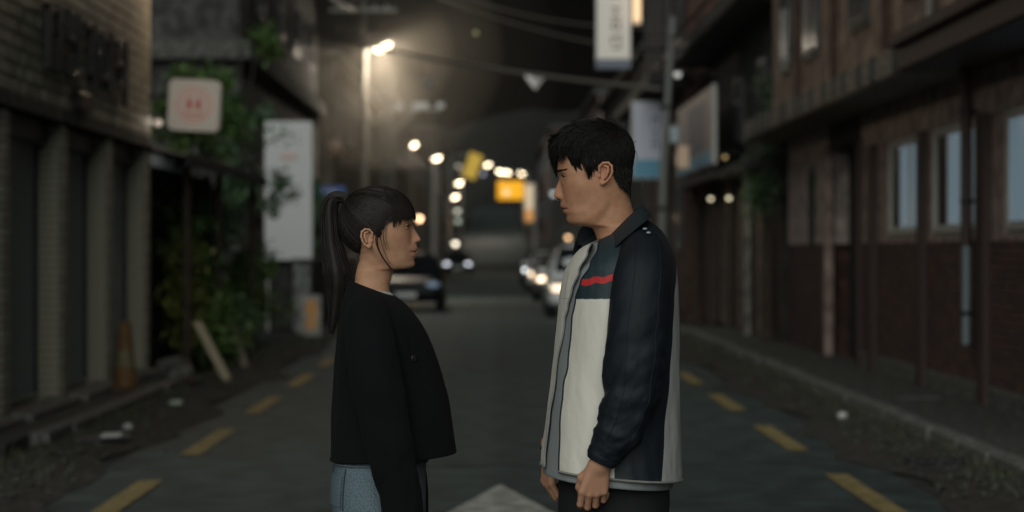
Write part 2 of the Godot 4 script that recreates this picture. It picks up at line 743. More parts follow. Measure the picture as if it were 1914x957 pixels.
func left_shop() -> void:
	var t := thing("shop_building", "pale brick shop building with three roller shutters and raised lettering on the left", "building", V(-4.5, 0, 20))
	var X := -3.87
	var b := nb(t)
	b.bb(V(X, 2.65, 13.0), V(-4.25, 7.0, 25.18), 0.01)
	b.bb(V(-4.25, 0, 13.0), V(-10, 7.0, 25.18))
	part(t, "wall", b, M.mortar)
	b = nb(t)
	b.bb(V(X + 0.14, 7.0, 12.9), V(-10.1, 7.25, 25.3), 0.02)
	part(t, "roof", b, M.concrete)
	b = nb(t)
	b.bb(V(X + 0.045, 2.6, 13.0), V(X - 0.02, 2.72, 25.2), 0.008)
	part(t, "lintel", b, M.concrete)
	var slabs := []
	var row := 0
	var y := 2.785
	while y < 4.75:
		var z := 16.4 + (0.2 if row % 2 else 0.0)
		while z < 24.7:
			slabs.append([V(X + 0.008 + rnd(-0.003, 0.003), y, z + 0.2), 1.0])
			z += 0.4
		slabs.append([V(X + 0.008, y, (z + 25.17) / 2), (25.17 - z) / 0.385])
		y += 0.12
		row += 1
	lay(t, "cladding_tile", slabs, Vector3(0.034, 0.104, 0.385), [M.tile_a, M.tile_b, M.tile_c], 17.0)
	var bricks := []
	var cols := [[15.2, 15.5], [17.62, 17.92], [20.04, 20.36], [22.45, 22.75], [24.88, 25.18]]
	for q in cols:
		b = nb(t)
		b.bb(V(X, 0, q[0]), V(-4.25, 2.6, q[1]), 0.004)
		part(t, "pillar", b, M.mortar)
		y = 0.13
		row = 0
		while y < 2.58:
			bricks.append([V(X + 0.006, y, (q[0] + q[1]) / 2), (q[1] - q[0] - 0.012) / 0.19])
			y += 0.067
	lay(t, "brick", bricks, Vector3(0.022, 0.057, 0.19), [M.tile_a, M.tile_b, M.tile_c], 17.3)
	# the pillars' ends, seen inside the recesses
	var ends := nb(t)
	for q in cols:
		y = 0.13
		while y < 2.58:
			ends.bx(V(-4.06, y, q[0] - 0.004), Vector3(0.36, 0.057, 0.02))
			y += 0.067
	stuff(part(t, "pillar_end_bricks", ends, M.tile_b))
	for i in cols.size() - 1:
		var z0: float = cols[i][1]
		var z1: float = cols[i + 1][0]
		if true:
			b = nb(t)
			var yy := 0.2
			while yy < 2.42:
				b.bx(V(-4.1, yy, (z0 + z1) / 2), Vector3(0.03, 0.05, z1 - z0 - 0.08), 0.012)
				yy += 0.056
			var sh := part(t, "roller_shutter", b, M.shutter)
			b = nb(t)
			b.bx(V(-4.085, 0.16, (z0 + z1) / 2), Vector3(0.05, 0.08, z1 - z0 - 0.09), 0.01)
			part(sh, "bottom_rail", b, M.steel)
			b = nb(t)
			b.bb(V(-3.98, 2.4, z0 + 0.02), V(-4.24, 2.6, z1 - 0.02), 0.01)
			part(sh, "shutter_box", b, M.dark_metal)
			for zz in [z0 + 0.035, z1 - 0.035]:
				b = nb(t)
				b.bx(V(-4.1, 1.25, zz), Vector3(0.08, 2.3, 0.05), 0.006)
				part(sh, "guide_rail", b, M.dark_metal)
		b = nb(t)
		b.bx(V(-3.83, 0.12, (z0 + z1) / 2), Vector3(0.3, 0.07, z1 - z0 - 0.1), 0.012)
		part(t, "door_step", b, M.kerb)
	# raised letters, each a part: bars and rings of dark metal
	var lm := mat(Color(0.012, 0.013, 0.013), 0.45)
	var glyphs := [
		[[0, 0, 0.1, 0.55], [0.0, 0.5, 0.26, 0.06], [0.3, 0, 0.07, 0.6], [0.42, 0, 0.07, 0.6], [0.3, 0.3, 0.15, 0.06]],
		[[0.02, 0.32, 0.07, 0.28], [0.2, 0.32, 0.07, 0.28], [0.02, 0.32, 0.25, 0.06], [0.02, 0.55, 0.25, 0.06], [0.4, 0.0, 0.07, 0.62], [0.08, 0.0, 0.07, 0.2], [0.08, 0.0, 0.3, 0.06]],
		[[0.0, 0.52, 0.3, 0.06], [0.22, 0.1, 0.07, 0.48], [0.38, 0, 0.07, 0.6], [0.38, 0.28, 0.14, 0.06]],
		[[0.02, 0.1, 0.07, 0.46], [0.02, 0.1, 0.26, 0.06], [0.02, 0.5, 0.26, 0.06], [0.34, 0, 0.07, 0.6], [0.46, 0, 0.07, 0.6]],
		[[0.0, 0.5, 0.3, 0.06], [0.0, 0.3, 0.3, 0.06], [0.0, 0.1, 0.3, 0.06], [0.0, 0.3, 0.07, 0.26], [0.24, 0.1, 0.07, 0.26], [0.42, -0.06, 0.07, 0.66]],
	]
	for i in 5:
		b = nb(t)
		for g in glyphs[i]:
			var z0 := 19.05 + i * 0.86 + float(g[0]) * 1.25
			b.bb(V(X + 0.05 + 0.001 * glyphs[i].find(g), 3.0 + g[1], z0), V(X + 0.11 + 0.001 * glyphs[i].find(g), 3.0 + g[1] + g[3], z0 + g[2] * 1.25), 0.006)
		for zz in [19.2, 19.4]:
			b.bx(V(X + 0.035, 3.2, zz + i * 0.86 + 0.25), Vector3(0.05, 0.02, 0.02))
		part(t, "letter", b, lm)
	b = nb(t)
	b.bx(V(X + 0.06, 2.83, 20.8), Vector3(0.08, 0.16, 0.6), 0.01)
	part(t, "small_sign_plate", b, M.dark_metal)


func window(at: Node3D, x: float, side: float, y0: float, y1: float, z0: float, z1: float, panes: int, pane: Material, fr: Material, lit: Array = []) -> void:
	# a sliding window in a wall that faces the street: frame, sashes with panes, sill
	var b := nb(at)
	var d := 0.05
	var f := 0.045
	b.bb(V(x - side * 0.012, y0, z0), V(x + side * d, y0 + f, z1), 0.004)
	b.bb(V(x - side * 0.012, y1 - f, z0), V(x + side * d, y1, z1), 0.004)
	b.bb(V(x - side * 0.012, y0 + f, z0), V(x + side * d, y1 - f, z0 + f), 0.004)
	b.bb(V(x - side * 0.012, y0 + f, z1 - f), V(x + side * d, y1 - f, z1), 0.004)
	var w := part(at, "window", b, fr)
	var step := (z1 - z0 - 2 * f) / panes
	for i in panes:
		var a := z0 + f + i * step
		b = nb(at)
		var xx := x + side * (0.02 + 0.012 * (i % 2))
		b.bb(V(xx - side * 0.01, y0 + f + 0.001, a + 0.001), V(xx + side * 0.01, y1 - f - 0.001, a + 0.03), 0.002)
		b.bb(V(xx - side * 0.01, y0 + f + 0.001, a + step - 0.03), V(xx + side * 0.01, y1 - f - 0.001, a + step - 0.001), 0.002)
		b.bb(V(xx - side * 0.01, y0 + f + 0.001, a + 0.03), V(xx + side * 0.01, y0 + f + 0.035, a + step - 0.03), 0.002)
		b.bb(V(xx - side * 0.01, y1 - f - 0.035, a + 0.03), V(xx + side * 0.01, y1 - f - 0.001, a + step - 0.03), 0.002)
		part(w, "sash", b, fr)
		b = nb(at)
		b.bb(V(xx - side * 0.003, y0 + f + 0.035, a + 0.03), V(xx + side * 0.003, y1 - f - 0.035, a + step - 0.03))
		part(w, "pane", b, lit[i] if i < lit.size() else pane)
	b = nb(at)
	b.bb(V(x - side * 0.07, y0 - 0.05, z0 - 0.03), V(x + side * 0.02, y0 - 0.002, z1 + 0.03), 0.006)
	part(w, "sill", b, fr)


func right_house() -> void:
	var t := thing("brick_house", "red brick and plaster house with sliding windows under a stained concrete canopy", "building", V(5, 0, 24))
	var X := 4.35
	var zs := [14.0, 17.2, 19.2, 20.35, 22.35, 22.95, 24.85, 26.6]
	var b := nb(t)
	# the wall with its window openings
	b.bb(V(X, 0, 14.0), V(4.7, 1.6, 26.6))
	b.bb(V(X, 2.68, 14.0), V(4.7, 3.1, 26.6))
	for q in [[14.0, 17.1], [19.15, 20.3], [22.35, 22.95], [24.85, 26.6]]:
		b.bb(V(X, 1.6, q[0]), V(4.7, 2.68, q[1]))
	b.bb(V(4.7, 0, 14.0), V(9, 6.8, 33.2))
	part(t, "wall", b, M.plaster)
	b = nb(t)
	b.bb(V(X - 0.005, 2.66, 14.1), V(X + 0.1, 2.9, 26.55), 0.004)
	part(t, "window_band", b, M.pale_plaster)
	var gl = M.frosted
	window(t, X + 0.06, -1.0, 1.63, 2.655, 17.15, 19.12, 2, gl, M.frame)
	window(t, X + 0.06, -1.0, 1.63, 2.655, 20.34, 22.32, 3, gl, M.frame, [M.frosted_dim, gl, M.dark_glass])
	window(t, X + 0.06, -1.0, 1.63, 2.655, 22.98, 24.82, 3, gl, M.frame, [gl, gl, M.dark_glass])
	b = nb(t)
	b.bb(V(X - 0.03, 0, 14.0), V(X + 0.01, 0.27, 26.6), 0.02)
	part(t, "plinth", b, M.concrete)
	var bricks := []
	var y := 0.31
	var row := 0
	while y < 1.56:
		var z := 16.5 + (0.1 if row % 2 else 0.0)
		while z < 26.4:
			bricks.append([V(X - 0.006 + rnd(-0.002, 0.002), y, z + 0.1), 1.0])
			z += 0.2
		y += 0.067
		row += 1
	lay(t, "brick", bricks, Vector3(0.022, 0.057, 0.19), [M.brick_a, M.brick_b, M.brick_c], 18.3)
	for z in [19.75, 22.62, 25.55]:
		b = nb(t)
		b.bx(V(X - 0.03, 1.35, z), Vector3(0.1, 2.62, 0.24), 0.01)
		part(t, "pilaster", b, M.tin)
	# the doorway: a dark door set back between two jambs
	b = nb(t)
	b.bb(V(4.6, 0.1, 26.62), V(4.66, 2.75, 29.1))
	b.bb(V(X, 2.75, 26.6), V(4.7, 3.1, 29.2))
	part(t, "recess", b, M.dark_wall)
	b = nb(t)
	b.bb(V(4.53, 0.12, 27.1), V(4.59, 2.3, 28.5), 0.01)
	var door := part(t, "door", b, M.dark_metal)
	b = nb(t)
	b.tube([V(4.52, 1.0, 27.25), V(4.47, 1.0, 27.25), V(4.47, 1.15, 27.25), V(4.52, 1.15, 27.25)], [0.012], 6)
	part(door, "handle", b, M.steel)
	for q in [[26.5, 26.66], [29.1, 29.3]]:
		b = nb(t)
		b.bb(V(X - 0.06, 0.05, q[0]), V(X + 0.05, 2.78, q[1]), 0.01)
		part(t, "door_jamb", b, M.tin if q[0] < 27 else M.plaster)
	# the pale bay past the door
	b = nb(t)
	b.bb(V(X, 1.55, 29.2), V(4.7, 3.1, 30.4))
	b.bb(V(X, 1.55, 31.3), V(4.7, 3.1, 33.2))
	b.bb(V(X, 2.62, 30.4), V(4.7, 3.1, 31.3))
	part(t, "pale_wall", b, M.pale_plaster)
	b = nb(t)
	b.bb(V(X - 0.02, 0, 29.3), V(4.7, 1.55, 33.2), 0.01)
	part(t, "dado", b, M.red_wall)
	window(t, X + 0.06, -1.0, 1.57, 2.6, 30.42, 31.28, 1, M.dark_glass, M.dark_frame)
	# canopy: stained concrete far from us, brown tin nearer
	b = nb(t)
	b.bb(V(3.7, 3.08, 20.4), V(4.7, 3.36, 33.2), 0.025)
	part(t, "canopy", b, M.slab)
	var z := 20.5
	while z < 33.0:
		b = nb(t)
		b.bb(V(3.685, 3.1 + rnd(0, 0.04), z), V(3.7, 3.35, z + 0.3), 0.004)
		part(t, "fascia_panel", b, M.concrete)
		z += rnd(0.45, 1.3)
	b = nb(t)
	b.bb(V(3.66, 3.08, 14.0), V(4.7, 3.32, 20.39), 0.02)
	b.bx(V(3.63, 3.35, 17.2), Vector3(0.1, 0.12, 6.4), 0.02)
	part(t, "tin_eave", b, M.tin)
	# upper storey
	b = nb(t)
	b.bb(V(4.12, 3.36, 20.4), V(4.7, 6.8, 33.2))
	part(t, "upper_wall", b, M.ochre)
	b = nb(t)
	b.bb(V(4.2, 3.32, 14.0), V(4.7, 6.8, 20.39))
	part(t, "upper_wall", b, M.tin)
	b = nb(t)
	b.bb(V(3.6, 6.8, 13.9), V(9.2, 7.0, 33.5), 0.02)
	part(t, "roof", b, M.concrete)
	for q in [[21.2, 22.4], [24.6, 25.8], [28.3, 29.7], [31.0, 32.0]]:
		window(t, 4.12 - 0.02, -1.0, 4.0, 5.4, q[0], q[1], 2, M.dark_glass, M.dark_frame)
	for q in [23.4, 27.0, 30.2]:
		b = nb(t)
		b.bx(V(4.09, 5.08, q), Vector3(0.08, 3.4, 0.22), 0.01)
		part(t, "upper_pilaster", b, M.red_wall)
	b = nb(t)
	b.tube([V(4.03, 6.7, 20.75), V(4.03, 3.4, 20.75)], [0.04], 8)
	part(t, "upper_pipe", b, M.steel)
	# rain pipe with clamps, light below and dark above
	b = nb(t)
	b.tube([V(4.22, 3.08, 20.05), V(4.22, 1.5, 20.05)], [0.05], 10)
	var rp := part(t, "rain_pipe", b, M.tin)
	b = nb(t)
	b.tube([V(4.22, 1.5, 20.05), V(4.22, 0.62, 20.05)], [0.043], 10)
	part(rp, "lower_pipe", b, metal(Color(0.16, 0.19, 0.2), 0.5, 0.3))
	for yy in [0.9, 1.9, 2.7]:
		b = nb(t)
		b.lathe(V(4.22, yy, 20.05), [Vector2(0.055, -0.02), Vector2(0.062, -0.015), Vector2(0.062, 0.015), Vector2(0.055, 0.02)], 10)
		b.bb(V(4.22, yy - 0.012, 20.04), V(4.36, yy + 0.012, 20.06))
		part(rp, "clamp", b, M.dark_metal)
	# added glowing beads that stand for glints off the upper pipe
	var lb := thing("pipe_glint", "two small glowing beads added as warm glints by the pipe above the concrete canopy", "lamp", V(3.95, 3.6, 20.6))
	for q in [[3.93, 3.50, 20.7], [3.97, 3.55, 20.45]]:
		b = nb(lb)
		b.ball(V(q[0], q[1], q[2]), Vector3(0.016, 0.024, 0.016), 8)
		part(lb, "bulb", b, glow(Color(1, 0.72, 0.42), 2.2))  # added bead, its glow is the painted glint
		b = nb(lb)
		b.tube([V(q[0], q[1] + 0.022, q[2]), V(q[0], q[1] + 0.3, q[2]), V(4.03, q[1] + 0.42, q[2] + 0.02)], [0.007], 5)
		part(lb, "added_cord", b, M.cable)


# a plain house block along the street, side -1 left or 1 right of it
func block(called: String, label: String, side: float, x: float, z0: float, z1: float, h: float, wall: Material, floors: int, lit := []) -> Node3D:
	var g := lie((z0 + z1) / 2)
	var t := thing(called, label, "building", V(side * (x + 2), g, (z0 + z1) / 2))
	var b := nb(t)
	b.bb(V(side * x, g - 1.0, z0), V(side * (x + 7), g + h, z1), 0.02)
	part(t, "wall", b, wall)
	b = nb(t)
	b.bb(V(side * (x - 0.25), g + h, z0 - 0.15), V(side * (x + 7.2), g + h + 0.22, z1 + 0.15), 0.03)
	part(t, "roof", b, M.concrete)
	var fh := h / floors
	var n := maxi(1, int((z1 - z0) / 3.0))
	for f in floors:
		for i in n:
			var zc := z0 + (i + 0.5) * (z1 - z0) / n
			if f == 0 and i == n / 2:
				b = nb(t)
				b.bb(V(side * (x - 0.05), g + 0.05, zc - 0.55), V(side * (x + 0.01), g + 2.15, zc + 0.55), 0.01)
				var d := part(t, "door", b, M.wood)
				b = nb(t)
				b.bx(V(side * (x - 0.07), g + 1.0, zc - 0.42), Vector3(0.05, 0.16, 0.03), 0.008)
				part(d, "handle", b, M.steel)
			else:
				var pm: Material = M.dark_glass
				window(t, side * (x - 0.02), -side, g + f * fh + fh * 0.32, g + f * fh + fh * 0.8, zc - 0.65, zc + 0.65, 2, pm, M.dark_frame)
	return t


func background_buildings() -> void:
	# the dark shack with a tin eave behind the plants on the left
	var t := thing("shack", "dark shack with a low sloping tin eave behind the climbing plants", "shed", V(-4.6, 0, 29))
	var b := nb(t)
	b.bb(V(-4.2, 0, 25.35), V(-8, 2.5, 33.5))
	part(t, "wall", b, M.dark_wall)
	b = nb(t)
	for i in 28:
		var z := 25.3 + i * 0.3
		b.bar(V(-3.42, 2.5, z + 0.15), V(-8.2, 3.7, z + 0.15), 0.288, 0.05, 0.02)
	part(t, "tin_roof", b, M.roof)
	b = nb(t)
	b.bb(V(-3.4, 2.42, 25.3), V(-3.46, 2.56, 33.7), 0.01)
	part(t, "fascia", b, M.dark_metal)
	for z in [26.0, 29.0, 33.0]:
		b = nb(t)
		b.bx(V(-3.55, 1.22, z), Vector3(0.08, 2.44, 0.08), 0.01)
		part(t, "post", b, M.wood)
	# big grey building behind it
	t = thing("concrete_building", "large grey concrete building rising behind the plants, with a ledge", "building", V(-9, 0, 56))
	b = nb(t)
	b.bb(V(-5.2, 0, 46), V(-18, 13, 66), 0.03)
	part(t, "wall", b, M.grey_wall)
	b = nb(t)
	b.bb(V(-4.95, 5.35, 45.7), V(-18, 5.75, 66), 0.02)
	part(t, "ledge", b, M.concrete)
	for f in [2.2, 6.6]:
		for x in [-7.0, -10.2]:
			b = nb(t)
			b.bb(V(x - 0.75, f, 45.96), V(x + 0.75, f + 1.3, 46.02), 0.004)
			var w := part(t, "window", b, M.dark_frame)
			for s in [-0.36, 0.36]:
				b = nb(t)
				b.bb(V(x + s - 0.33, f + 0.06, 45.93), V(x + s + 0.33, f + 1.24, 45.965))
				part(w, "pane", b, M.dark_glass)
	for f in [2.2, 6.6]:
		for z in [49.0, 53.5, 58.0, 62.5]:
			window(t, -5.2 + 0.02, 1.0, f, f + 1.3, z, z + 1.7, 2, M.dark_glass, M.dark_frame)
	block("street_house", "plain dark house on the left behind the second street lamp", -1, 5.0, 70, 98, 7.5, M.dark_wall, 2)
	block("street_house", "grey two storey house on the left just past the plain dark one", -1, 4.8, 102, 134, 8.5, M.grey_wall, 2)
	block("street_house", "dim house on the left at the foot of the climbing road", -1, 4.8, 138, 172, 8.0, M.red_wall, 2)
	block("street_house", "farthest house on the left, high on the climbing road", -1, 4.8, 178, 240, 8.0, M.dark_wall, 2)
	# the old row on the right between the brick house and the signs
	t = thing("plank_house", "old plank fronted house with posts and creepers past the brick house", "house", V(4.6, 0, 40))
	b = nb(t)
	b.bb(V(4.3, 0, 33.6), V(9, 5.2, 46.0))
	part(t, "wall", b, M.dark_wall)
	var z := 33.65
	var i := 0
	while z < 45.9:
		b = nb(t)
		var w := rnd(0.2, 0.34)
		b.bb(V(4.27 + rnd(0, 0.015), 0.1, z), V(4.3, rnd(2.5, 2.62), z + w - 0.02), 0.005)
		part(t, "plank", b, [M.wood, M.dark_wall, M.red_wall, M.wood, M.plaster][i % 5])
		z += w
		i += 1
	for q in [33.8, 36.4, 39.3, 42.4, 45.7]:
		b = nb(t)
		b.bx(V(4.1, 1.35, q), Vector3(0.12, 2.7, 0.12), 0.012)
		part(t, "post", b, M.pole if q == 36.4 else M.wood)
	b = nb(t)
	b.bb(V(3.75, 2.7, 33.5), V(4.6, 2.84, 46.1), 0.02)
	part(t, "eave", b, M.roof)
	b = nb(t)
	b.bb(V(3.6, 5.2, 33.4), V(9.2, 5.5, 46.2), 0.03)
	part(t, "roof", b, M.roof)
	for q in [35.0, 38.4]:
		window(t, 4.28, -1.0, 3.3, 4.5, q, q + 1.2, 2, M.dark_glass, M.dark_frame)
	t = block("street_house", "reddish two storey house on the right behind the leaning post", 1, 4.0, 46.6, 60.0, 9.0, M.red_wall, 2)
	b = nb(t)
	b.bb(V(3.2, 4.9, 46.4), V(4.05, 5.15, 60.2), 0.02)
	part(t, "eave", b, M.roof)
	block("street_house", "dark house on the right beside the row of parked cars", 1, 4.3, 62, 90, 7.0, M.dark_wall, 2)
	block("street_house", "plaster house on the right past the row of parked cars", 1, 4.4, 94, 130, 8.0, M.plaster, 2)
	block("street_house", "dim house on the right where the road starts to climb", 1, 4.4, 134, 170, 7.5, M.dark_wall, 2)
	block("street_house", "farthest house on the right, high on the climbing road", 1, 4.6, 176, 240, 8.0, M.red_wall, 2)
	# wooded hill closing the street
	b = MB.new()
	var f := FastNoiseLite.new()
	f.seed = 9
	f.frequency = 0.012
	var nx := 60
	var nz := 16
	for k in nz + 1:
		for j in nx + 1:
			var x := -240.0 + 480.0 * j / nx
			var zz := 290.0 + 220.0 * k / nz
			b.p(V(x, lie(280) - 0.5 + 20.0 * smoothstep(0.0, 1.0, float(k) / nz) * (1.0 + 0.8 * f.get_noise_2d(x, zz)), zz))
	for k in nz:
		for j in nx:
			var a := k * (nx + 1) + j
			b.quad(a, a + 1, a + nx + 2, a + nx + 1)
	b.orient(0, Vector3(0, -1000, 0))
	struct("hill", b, mat(Color(0.012, 0.013, 0.01), 1.0, T.stain, 0.05))


# ---------------------------------------------------------------- people
# A person is modelled in a side view of its own: u runs along the facing axis in units of 1/s metre from u0, v down from eye level, l towards the camera in metres.
class Profile:
	var u0 := 0.0
	var s := 700.0

	func at(u: float, v: float, l: float) -> Vector3:
		return Vector3((u - u0) / s, 1.46 + (468.0 - v) / s, l)


func skin_material() -> StandardMaterial3D:
	var m := StandardMaterial3D.new()
	m.vertex_color_use_as_albedo = true
	m.roughness = 0.5
	m.metallic_specular = 0.332
	m.subsurf_scatter_enabled = true
	m.subsurf_scatter_strength = 0.12
	m.heightmap_enabled = true
	m.heightmap_texture = T.fine
	m.heightmap_scale = 0.02
	m.uv1_triplanar = true
	m.uv1_scale = Vector3(18, 18, 18)
	return m


# head and neck in one surface: rows of [v, front, back, half width, middle, power]; prof is the profile's line [v, u]; k holds the places of the features
func head(b: MB, S: Profile, rows: Array, prof: Array, k: Dictionary, skin: Color) -> Array:
	var vs := PackedFloat32Array()
	var y: float = rows[0][0]
	while y < rows[rows.size() - 1][0]:
		vs.append(y)
		y += 0.75 if y > k.brow - 12 and y < k.chin + 10 else 2.0
	var half := 64
	var out := []
	var d := signf(rows[4][1] - rows[4][4])
	var px := 1.0 / S.s
	var cols := PackedColorArray()
	var fuzz := []
	var mottle := FastNoiseLite.new()
	mottle.seed = 12
	mottle.frequency = 0.05
	mottle.fractal_octaves = 4
	for yy in vs:
		var ff := pchip(rows, yy, 1)
		var bb := pchip(rows, yy, 2)
		var w := pchip(rows, yy, 3)
		var m := pchip(rows, yy, 4)
		var e := 2.0 / pchip(rows, yy, 5)
		var nose := 0.0
		if yy >= prof[0][0] and yy <= prof[prof.size() - 1][0]:
			nose = pchip(prof, yy, 1) - ff
		var wn := pchip(k.wn, yy, 1)
		var ring := PackedVector3Array()
		for i in half * 2:
			var a := float(i) / half
			if a > 1.0:
				a -= 2.0
			var th: float = PI * signf(a) * pow(absf(a), 1.45)
			var cs := cos(th)
			var sn := sin(th)
			var u: float
			if cs >= 0:
				u = m + (ff - m) * pow(cs, e)
			else:
				u = m - (m - bb) * pow(-cs, 0.95)
			var l := w * signf(sn) * pow(absf(sn), e if cs >= 0 else 0.95)
			var al := absf(l)
			var mo := mottle.get_noise_3d(u * 1.2, yy * 1.2, l * S.s * 1.2)
			var color := Color(skin.r * (1.0 + 0.1 * mo), skin.g * (1.0 + 0.2 * mo), skin.b * (1.0 + 0.24 * mo))
			color = color.lerp(k.blush, 0.5 * smoothstep(1.5, 8.0, absf(nose)) * exp(-pow(al / 0.02, 2)) if cs > 0 and yy > k.eye_v and yy < k.sub_v + 2 else 0.0)
			if cs > 0.05:
				u += nose * exp(-pow(al / wn, 2.6))
				# wings of the nose
				var g := exp(-pow((al - k.ala_l) / 0.0048, 2) - pow((yy - k.ala_v) / 4.6, 2))
				u += d * 3.4 * g
				var nostril := exp(-pow((al - 0.0062) / 0.0032, 2) - pow((yy - k.sub_v + 0.4) / 1.3, 2))
				u -= d * 3.0 * nostril
				color = color.lerp(Color(0.08, 0.035, 0.025), 0.85 * clampf(nostril, 0, 1))
				# eye sockets and the ridge over them
				u -= d * k.socket * exp(-pow((al - k.eye_l) / 0.0125, 2) - pow((yy - k.eye_v + 1.0) / 7.5, 2))
				u += d * k.ridge * exp(-pow((al - 0.026) / 0.022, 2) - pow((yy - k.brow) / 6.0, 2))
				# mouth
				var corner := exp(-pow(al / k.mouth_l, 4))
				u -= d * 1.3 * exp(-pow((yy - k.seam) / 1.2, 2)) * corner
				u -= d * 1.2 * exp(-pow((al - k.mouth_l * 1.08) / 0.004, 2) - pow((yy - k.seam) / 4.0, 2))
				var lip := corner * smoothstep(k.lip0 - 1.0, k.lip0 + 1.5, yy + 40.0 * al * al / 0.0006 * 0.08) * (1.0 - smoothstep(k.lip1 - 2.0, k.lip1 + 1.0, yy + 30.0 * al * al / 0.0006 * 0.08))
				color = color.lerp(k.lip, 0.75 * lip)
				color = color.lerp(Color(0.06, 0.02, 0.02), 0.8 * exp(-pow((yy - k.seam) / 0.9, 2)) * corner)
				# cheekbones
				l += signf(l) * k.cheek * exp(-pow((u - k.cheek_u) / 16.0, 2) - pow((yy - k.cheek_v) / 13.0, 2))
				l -= signf(l) * k.hollow * exp(-pow((u - k.hollow_u) / 15.0, 2) - pow((yy - k.hollow_v) / 14.0, 2))
				color = color.lerp(k.blush, 0.4 * exp(-pow((u - k.cheek_u - d * 12.0) / 16.0, 2) - pow((yy - k.cheek_v - 6.0) / 12.0, 2)))
			# the jaw: below its line the surface steps in towards the neck
			var t: float = (u - k.gonion_u) / (k.chin_u - k.gonion_u)
			var jy := pchip(k.jaw, t, 1)
			var below := smoothstep(jy - 5.0, jy + 20.0, yy) * smoothstep(-0.8, 0.35, t) * (1.0 - smoothstep(k.chin + 14.0, k.chin + 60.0, yy))
			l *= 1.0 - k.carve * below
			if k.has("scalp") and Geometry2D.is_point_in_polygon(Vector2(u, yy), k.scalp):
				color = k.hair
				u += (u - m) * 0.022
				l *= 1.03
				if rng.randf() < k.fuzz:
					var root := S.at(u, yy, l)
					var away := (root - S.at(m, yy, 0)).normalized()
					fuzz.append([root - away * 0.001, root + away * 0.0022 + Vector3(-d * 0.001, -0.005, 0), root + away * 0.0028 + Vector3(-d * 0.002, -0.0115, 0)])
			ring.append(S.at(u, yy, l))
			cols.append(color)
		out.append(ring)
	var f := b.v.size()
	b.loft(out, true, true, true)
	var n := half * 2
	for r in out.size():
		for i in n + 1:
			b.c[f + r * (n + 1) + i] = cols[r * n + i % n]
	b.c[b.c.size() - 1] = skin
	b.c[b.c.size() - 2] = k.hair
	return fuzz


func face_u(rows: Array, y: float, l: float) -> float:
	var w := pchip(rows, y, 3)
	var p := pchip(rows, y, 5)
	var m := pchip(rows, y, 4)
	return m + (pchip(rows, y, 1) - m) * pow(maxf(0.0, 1.0 - pow(absf(l) / w, p)), 1.0 / p)


# an eye: ball with iris, lids as slit shells, lashes
func eye(t: Node3D, b: MB, S: Profile, u: float, v: float, l: float, d: float, skin: Color, look: Vector3, open_: float) -> void:
	var m := S.at(u - d * 0.0118 * S.s, v, l)
	var r := 0.0118
	var white := Color(0.22, 0.185, 0.16)
	var e := MB.new()
	var f := e.v.size()
	e.ball(m, Vector3(r, r, r), 24)
	look = look.normalized()
	for i in range(f, e.v.size()):
		var c := (e.v[i] - m).normalized().dot(look)
		e.c[i] = Color(0.006, 0.005, 0.005) if c > 0.93 else Color(0.025, 0.013, 0.009) if c > 0.8 else white
	var em := StandardMaterial3D.new()
	em.vertex_color_use_as_albedo = true
	em.roughness = 0.12
	part(t, "eye", e, em)
	# lids over a longitude and latitude grid round the forward axis
	for up in [1.0, -1.0]:
		var rows := []
		for j in 7:
			var row := PackedVector3Array()
			for i in 17:
				var lon := lerpf(-1.25, 1.25, i / 16.0)
				var slit := open_ * cos(clampf(lon * 1.25, -PI / 2, PI / 2)) * (0.42 if up > 0 else 0.22)
				var lat: float = lerpf(up * slit, up * 1.3, j / 6.0) + 0.03
				var dir := Vector3(d * cos(lat) * cos(lon), sin(lat), cos(lat) * sin(lon))
				row.append(m + dir * (r + 0.0009 + (0.0004 if j == 0 else 0.0)))
			rows.append(row)
		b.col = skin
		b.loft(rows, false, false, false, m)
	b.col = Color(1, 1, 1)
	var lash := MB.new()
	var edge := []
	for i in 11:
		var lon := lerpf(-1.2, 1.2, i / 10.0)
		var lat := open_ * cos(clampf(lon * 1.25, -PI / 2, PI / 2)) * 0.42 + 0.03
		edge.append(m + Vector3(d * cos(lat) * cos(lon), sin(lat), cos(lat) * sin(lon)) * (r + 0.0013))
	lash.tube(edge, [0.0008, 0.0013, 0.0016, 0.0017, 0.0017, 0.0017, 0.0017, 0.0017, 0.0016, 0.0013, 0.0008], 5)
	for i in range(1, 10):
		lash.tube([edge[i], edge[i] + Vector3(d * 0.004, 0.0008, (i - 5) * 0.0006), edge[i] + Vector3(d * 0.0065, 0.003, (i - 5) * 0.001)], [0.0005, 0.0004, 0.0001], 3)
	part(t, "eyelashes", lash, mat(Color(0.008, 0.006, 0.005), 0.6))


